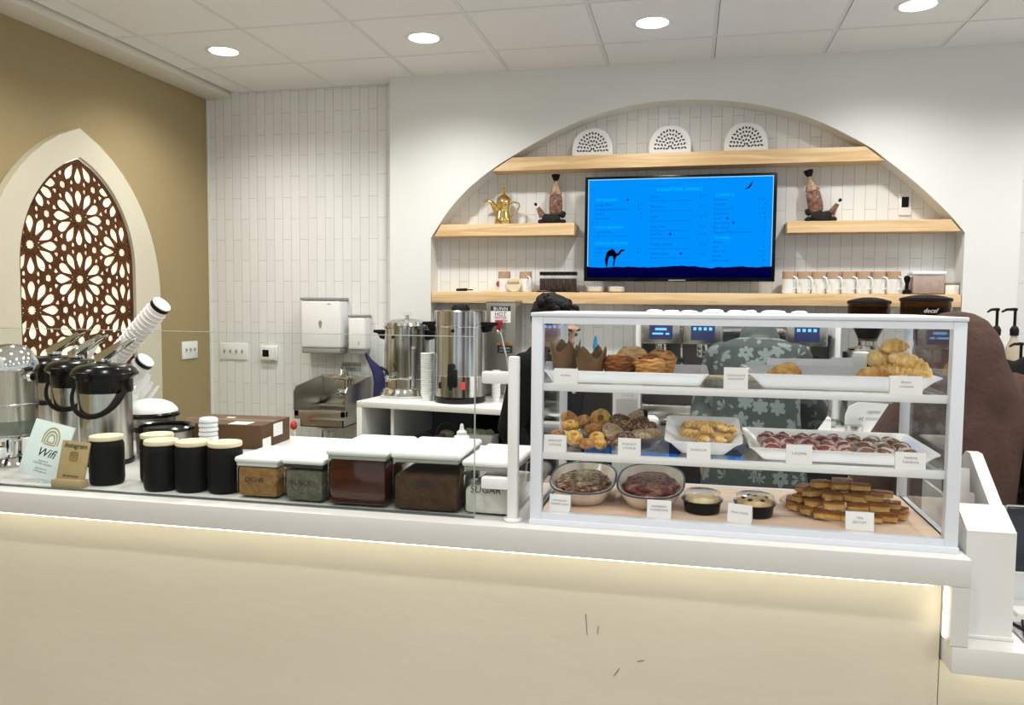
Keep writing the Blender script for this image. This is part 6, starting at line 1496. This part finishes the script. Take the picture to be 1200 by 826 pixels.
# --- 2: person in a floral dress leaning over the back counter
p2 = at(886, 450, 3.45); fl = floral_mat('floral_cloth')
L2 = [((-.22, .16, 1.10), (-.19, -.02, .98), (.1, -.2, -1)), ((.24, .26, 1.12), (.18, .44, .98), (-.2, 1, -.3))]
HM2 = Matrix.Rotation(PI, 4, 'Z') @ Matrix.Rotation(math.radians(40), 4, 'X')
t = thing('person', 'person in a dark grey-green flowered dress bending over the back counter', 'person', (p2.x, p2.y, 0), -.1)
m = MB()
loft(m, [(0, 0, .78, .14, .10), (0, 0, .92, .165, .12), (0, .02, 1.06, .145, .10), (0, .08, 1.20, .155, .105), (0, .16, 1.31, .165, .10), (0, .23, 1.37, .12, .08), (0, .28, 1.385, .06, .055)])
cap_tube(m, [(0, .27, 1.37), (0, .36, 1.37)], [.055, .05]); head_into(m, (0, .43, 1.365), HM2)
for i, (el, wr, hv) in enumerate(L2):
    s = -1 if i == 0 else 1; S = Vector((s*.165, .20, 1.33)); el, wr = Vector(el), Vector(wr)
    cap_tube(m, [S, S.lerp(el, .5), el], [.048, .043, .037]); cap_tube(m, [el, el.lerp(wr, .35), wr], [.037, .036, .025]); hand_into(m, wr, hv, (0, -1, .3) if i == 0 else (0, 0, 1), s)
for s in (-1, 1):
    cap_tube(m, [(s*.078, 0, .82), (s*.085, -.01, .47), (s*.085, .0, .10)], [.085, .055, .037]); m.blob((s*.088, .045, .042), (.043, .105, .040), 0, 0, 1, 3)
b = m.build('body', mat('skin_tan', (.42, .23, .14), .5, sss=.1), t); remesh(b, .0065, 3); eyes(b, (0, .43, 1.365), HM2)
fold2 = lambda a, z: (.045*math.sin(9*a+2*math.sin(z*3))*max(0, (1.05-z))*1.2+.012*math.sin(5*a+z*14))
m = MB(); loft(m, [(0, .0, .10, .285, .25), (0, 0, .35, .262, .225), (0, 0, .62, .238, .195), (0, 0, .85, .215, .168), (0, .01, 1.0, .190, .142), (0, .05, 1.12, .178, .132), (0, .10, 1.23, .182, .130), (0, .155, 1.33, .185, .125), (0, .20, 1.40, .165, .110), (0, .25, 1.425, .105, .08), (0, .28, 1.43, .07, .05)], 72, fold2)
for i, (el, wr, hv) in enumerate(L2):
    s = -1 if i == 0 else 1; el, wr = Vector(el), Vector(wr); cap_tube(m, [Vector((s*.155, .20, 1.34)), Vector((s*.19, .20, 1.24)), el], [.075, .070, .064]); cap_tube(m, [el, el.lerp(wr, .55)], [.064, .062])
remesh(m.build('dress', fl, t), .009, 2)
m = MB(); m.blob((0, .03, .03), (.092, .104, .10), 5, .05, 2, 4, TR(0, .43, 1.365) @ HM2, lambda v: Vector((v.x, v.y if v.y > -.5 else -.5, v.z))); m.blob((0, .33, 1.37), (.09, .09, .07), 2, .1, 2, 3)
remesh(m.build('head_scarf', mat('grey_scarf', (.07, .085, .08), .85), t), .008, 3)
# --- 3: person in a brown veil at the right of the case
p3 = at(1131, 420, 2.72)
brown = mat('brown_cloth', (.105, .064, .052), .95, spec=.1, bump=.3, bscale=60, col2=(.062, .037, .030), scale=5)
t = thing('person', 'person in a long brown veil and robe beside the right end of the case', 'person', (p3.x, p3.y, 0), .35)
HM3 = Matrix.Rotation(math.radians(150), 4, 'Z') @ Matrix.Rotation(math.radians(18), 4, 'X'); hc3 = (-.01, .03, 1.435)
A3 = [((-.21, .12, 1.02), (-.12, .30, .98), (.2, 1, -.2)), ((.185, .02, 1.05), (.13, .20, .97), (-.2, 1, -.2))]
m = MB(); loft(m, [(0, 0, .76, .14, .10), (0, 0, .88, .165, .12), (0, 0, 1.0, .145, .10), (0, 0, 1.14, .15, .105), (0, .0, 1.24, .165, .10), (0, .01, 1.29, .12, .08), (0, .01, 1.32, .06, .055)])
cap_tube(m, [(0, .01, 1.30), (0, .02, 1.38)], [.055, .05]); head_into(m, hc3, HM3)
for i, (el, wr, hv) in enumerate(A3):
    s = -1 if i == 0 else 1; S = Vector((s*.16, .01, 1.26)); el, wr = Vector(el), Vector(wr)
    cap_tube(m, [S, S.lerp(el, .5), el], [.048, .043, .037]); cap_tube(m, [el, el.lerp(wr, .35), wr], [.037, .036, .025]); hand_into(m, wr, hv, (0, 0, 1), s)
for s in (-1, 1):
    cap_tube(m, [(s*.078, 0, .80), (s*.085, .01, .47), (s*.085, .0, .10)], [.082, .055, .037]); m.blob((s*.088, .045, .042), (.043, .105, .040), 0, 0, 1, 3)
b = m.build('body', skin_m, t); remesh(b, .0065, 3); eyes(b, hc3, HM3)
f3 = lambda a, z: .10*math.sin(8*a+3.0*math.sin(z*4.0)+.8*math.sin(3*a))*max(0, min(1, (1.42-z)*1.7))+.016*math.sin(3*a+z*9)
m = MB(); loft(m, [(-.03, 0, .04, .22, .22), (-.03, 0, .45, .20, .20), (-.02, 0, .80, .18, .17), (-.01, 0, 1.0, .17, .15), (0, 0, 1.2, .185, .14), (0, 0, 1.28, .15, .11)], 72, f3)
for i, (el, wr, hv) in enumerate(A3):
    s = -1 if i == 0 else 1; el, wr = Vector(el), Vector(wr); cap_tube(m, [Vector((s*.155, .01, 1.25)), Vector((s*.20, .05, 1.14)), el], [.075, .075, .070]); cap_tube(m, [el, el.lerp(wr, .8)], [.070, .068])
remesh(m.build('robe', brown, t), .009, 2)
m = MB(); loft(m, [(-.03, .01, .86, .180, .18), (-.03, .01, 1.0, .175, .18), (-.03, .01, 1.12, .180, .178), (-.015, .01, 1.22, .190, .170), (0, .012, 1.30, .185, .155), (-.005, .016, 1.37, .150, .142), (-.01, .02, 1.42, .128, .134), (-.005, .025, 1.46, .118, .130), (-.01, .028, 1.50, .104, .118), (-.01, .03, 1.535, .078, .092), (-.01, .03, 1.556, .042, .052), (-.01, .03, 1.562, .012, .014)], 96, f3)
cap_tube(m, [(.165, -.01, 1.30), (.225, -.06, 1.16), (.215, -.10, 1.02), (.19, -.10, .88)], [.075, .072, .062, .05])
remesh(m.build('veil', brown, t), .007, 1)
# --- 4: person in black at the right edge
p4 = at(1236, 460, 3.2)
pr = person('person in black robe mostly cut off by the right edge of the photo', (p4.x, p4.y, 0), -.5, ARM(), (0, 0, 0), None, (0, -.02, 1.50))
m = MB(); loft(m, [(0, 0, .05, .27, .23), (0, 0, .5, .25, .21), (0, 0, .86, .235, .19), (0, 0, 1.05, .235, .185), (0, 0, 1.2, .235, .17), (0, 0, 1.30, .205, .14), (0, 0, 1.37, .14, .105), (0, .0, 1.41, .08, .075)], 60, lambda a, z: .03*math.sin(8*a+z*4)*max(0, 1.2-z))
for i, (el, wr, _) in enumerate(ARM()):
    s = -1 if i == 0 else 1; cap_tube(m, [(s*.17, 0, 1.31), ((s*.17+el[0])/2, .01, 1.20), el], [.080, .078, .072]); cap_tube(m, [el, ((el[0]+wr[0]*2)/3, (el[1]+wr[1]*2)/3, (el[2]+wr[2]*2)/3)], [.072, .060])
remesh(m.build('robe', blk_cloth, pr), .01, 3)
m = MB(); m.blob((0, .025, .035), (.090, .098, .092), 3, .06, 2, 4, TR(0, -.02, 1.50), lambda v: Vector((v.x, v.y if v.y > -.6 else -.6, v.z if v.z > -.7 else -.7))); m.build('hair', hair_m, pr)
# ------------------------------------------------------------------ view
vs = SC.view_settings; vs.view_transform = 'Standard'; vs.look = 'None'; vs.gamma = 1; vs.use_curve_mapping = False; vs.exposure = 0.0
SC.cycles.max_bounces = 10; SC.cycles.transparent_max_bounces = 24; SC.cycles.diffuse_bounces = 5; SC.cycles.glossy_bounces = 4; SC.cycles.transmission_bounces = 6
SC.cycles.caustics_reflective = False; SC.cycles.caustics_refractive = False; SC.cycles.sample_clamp_indirect = 6; SC.cycles.use_denoising = True
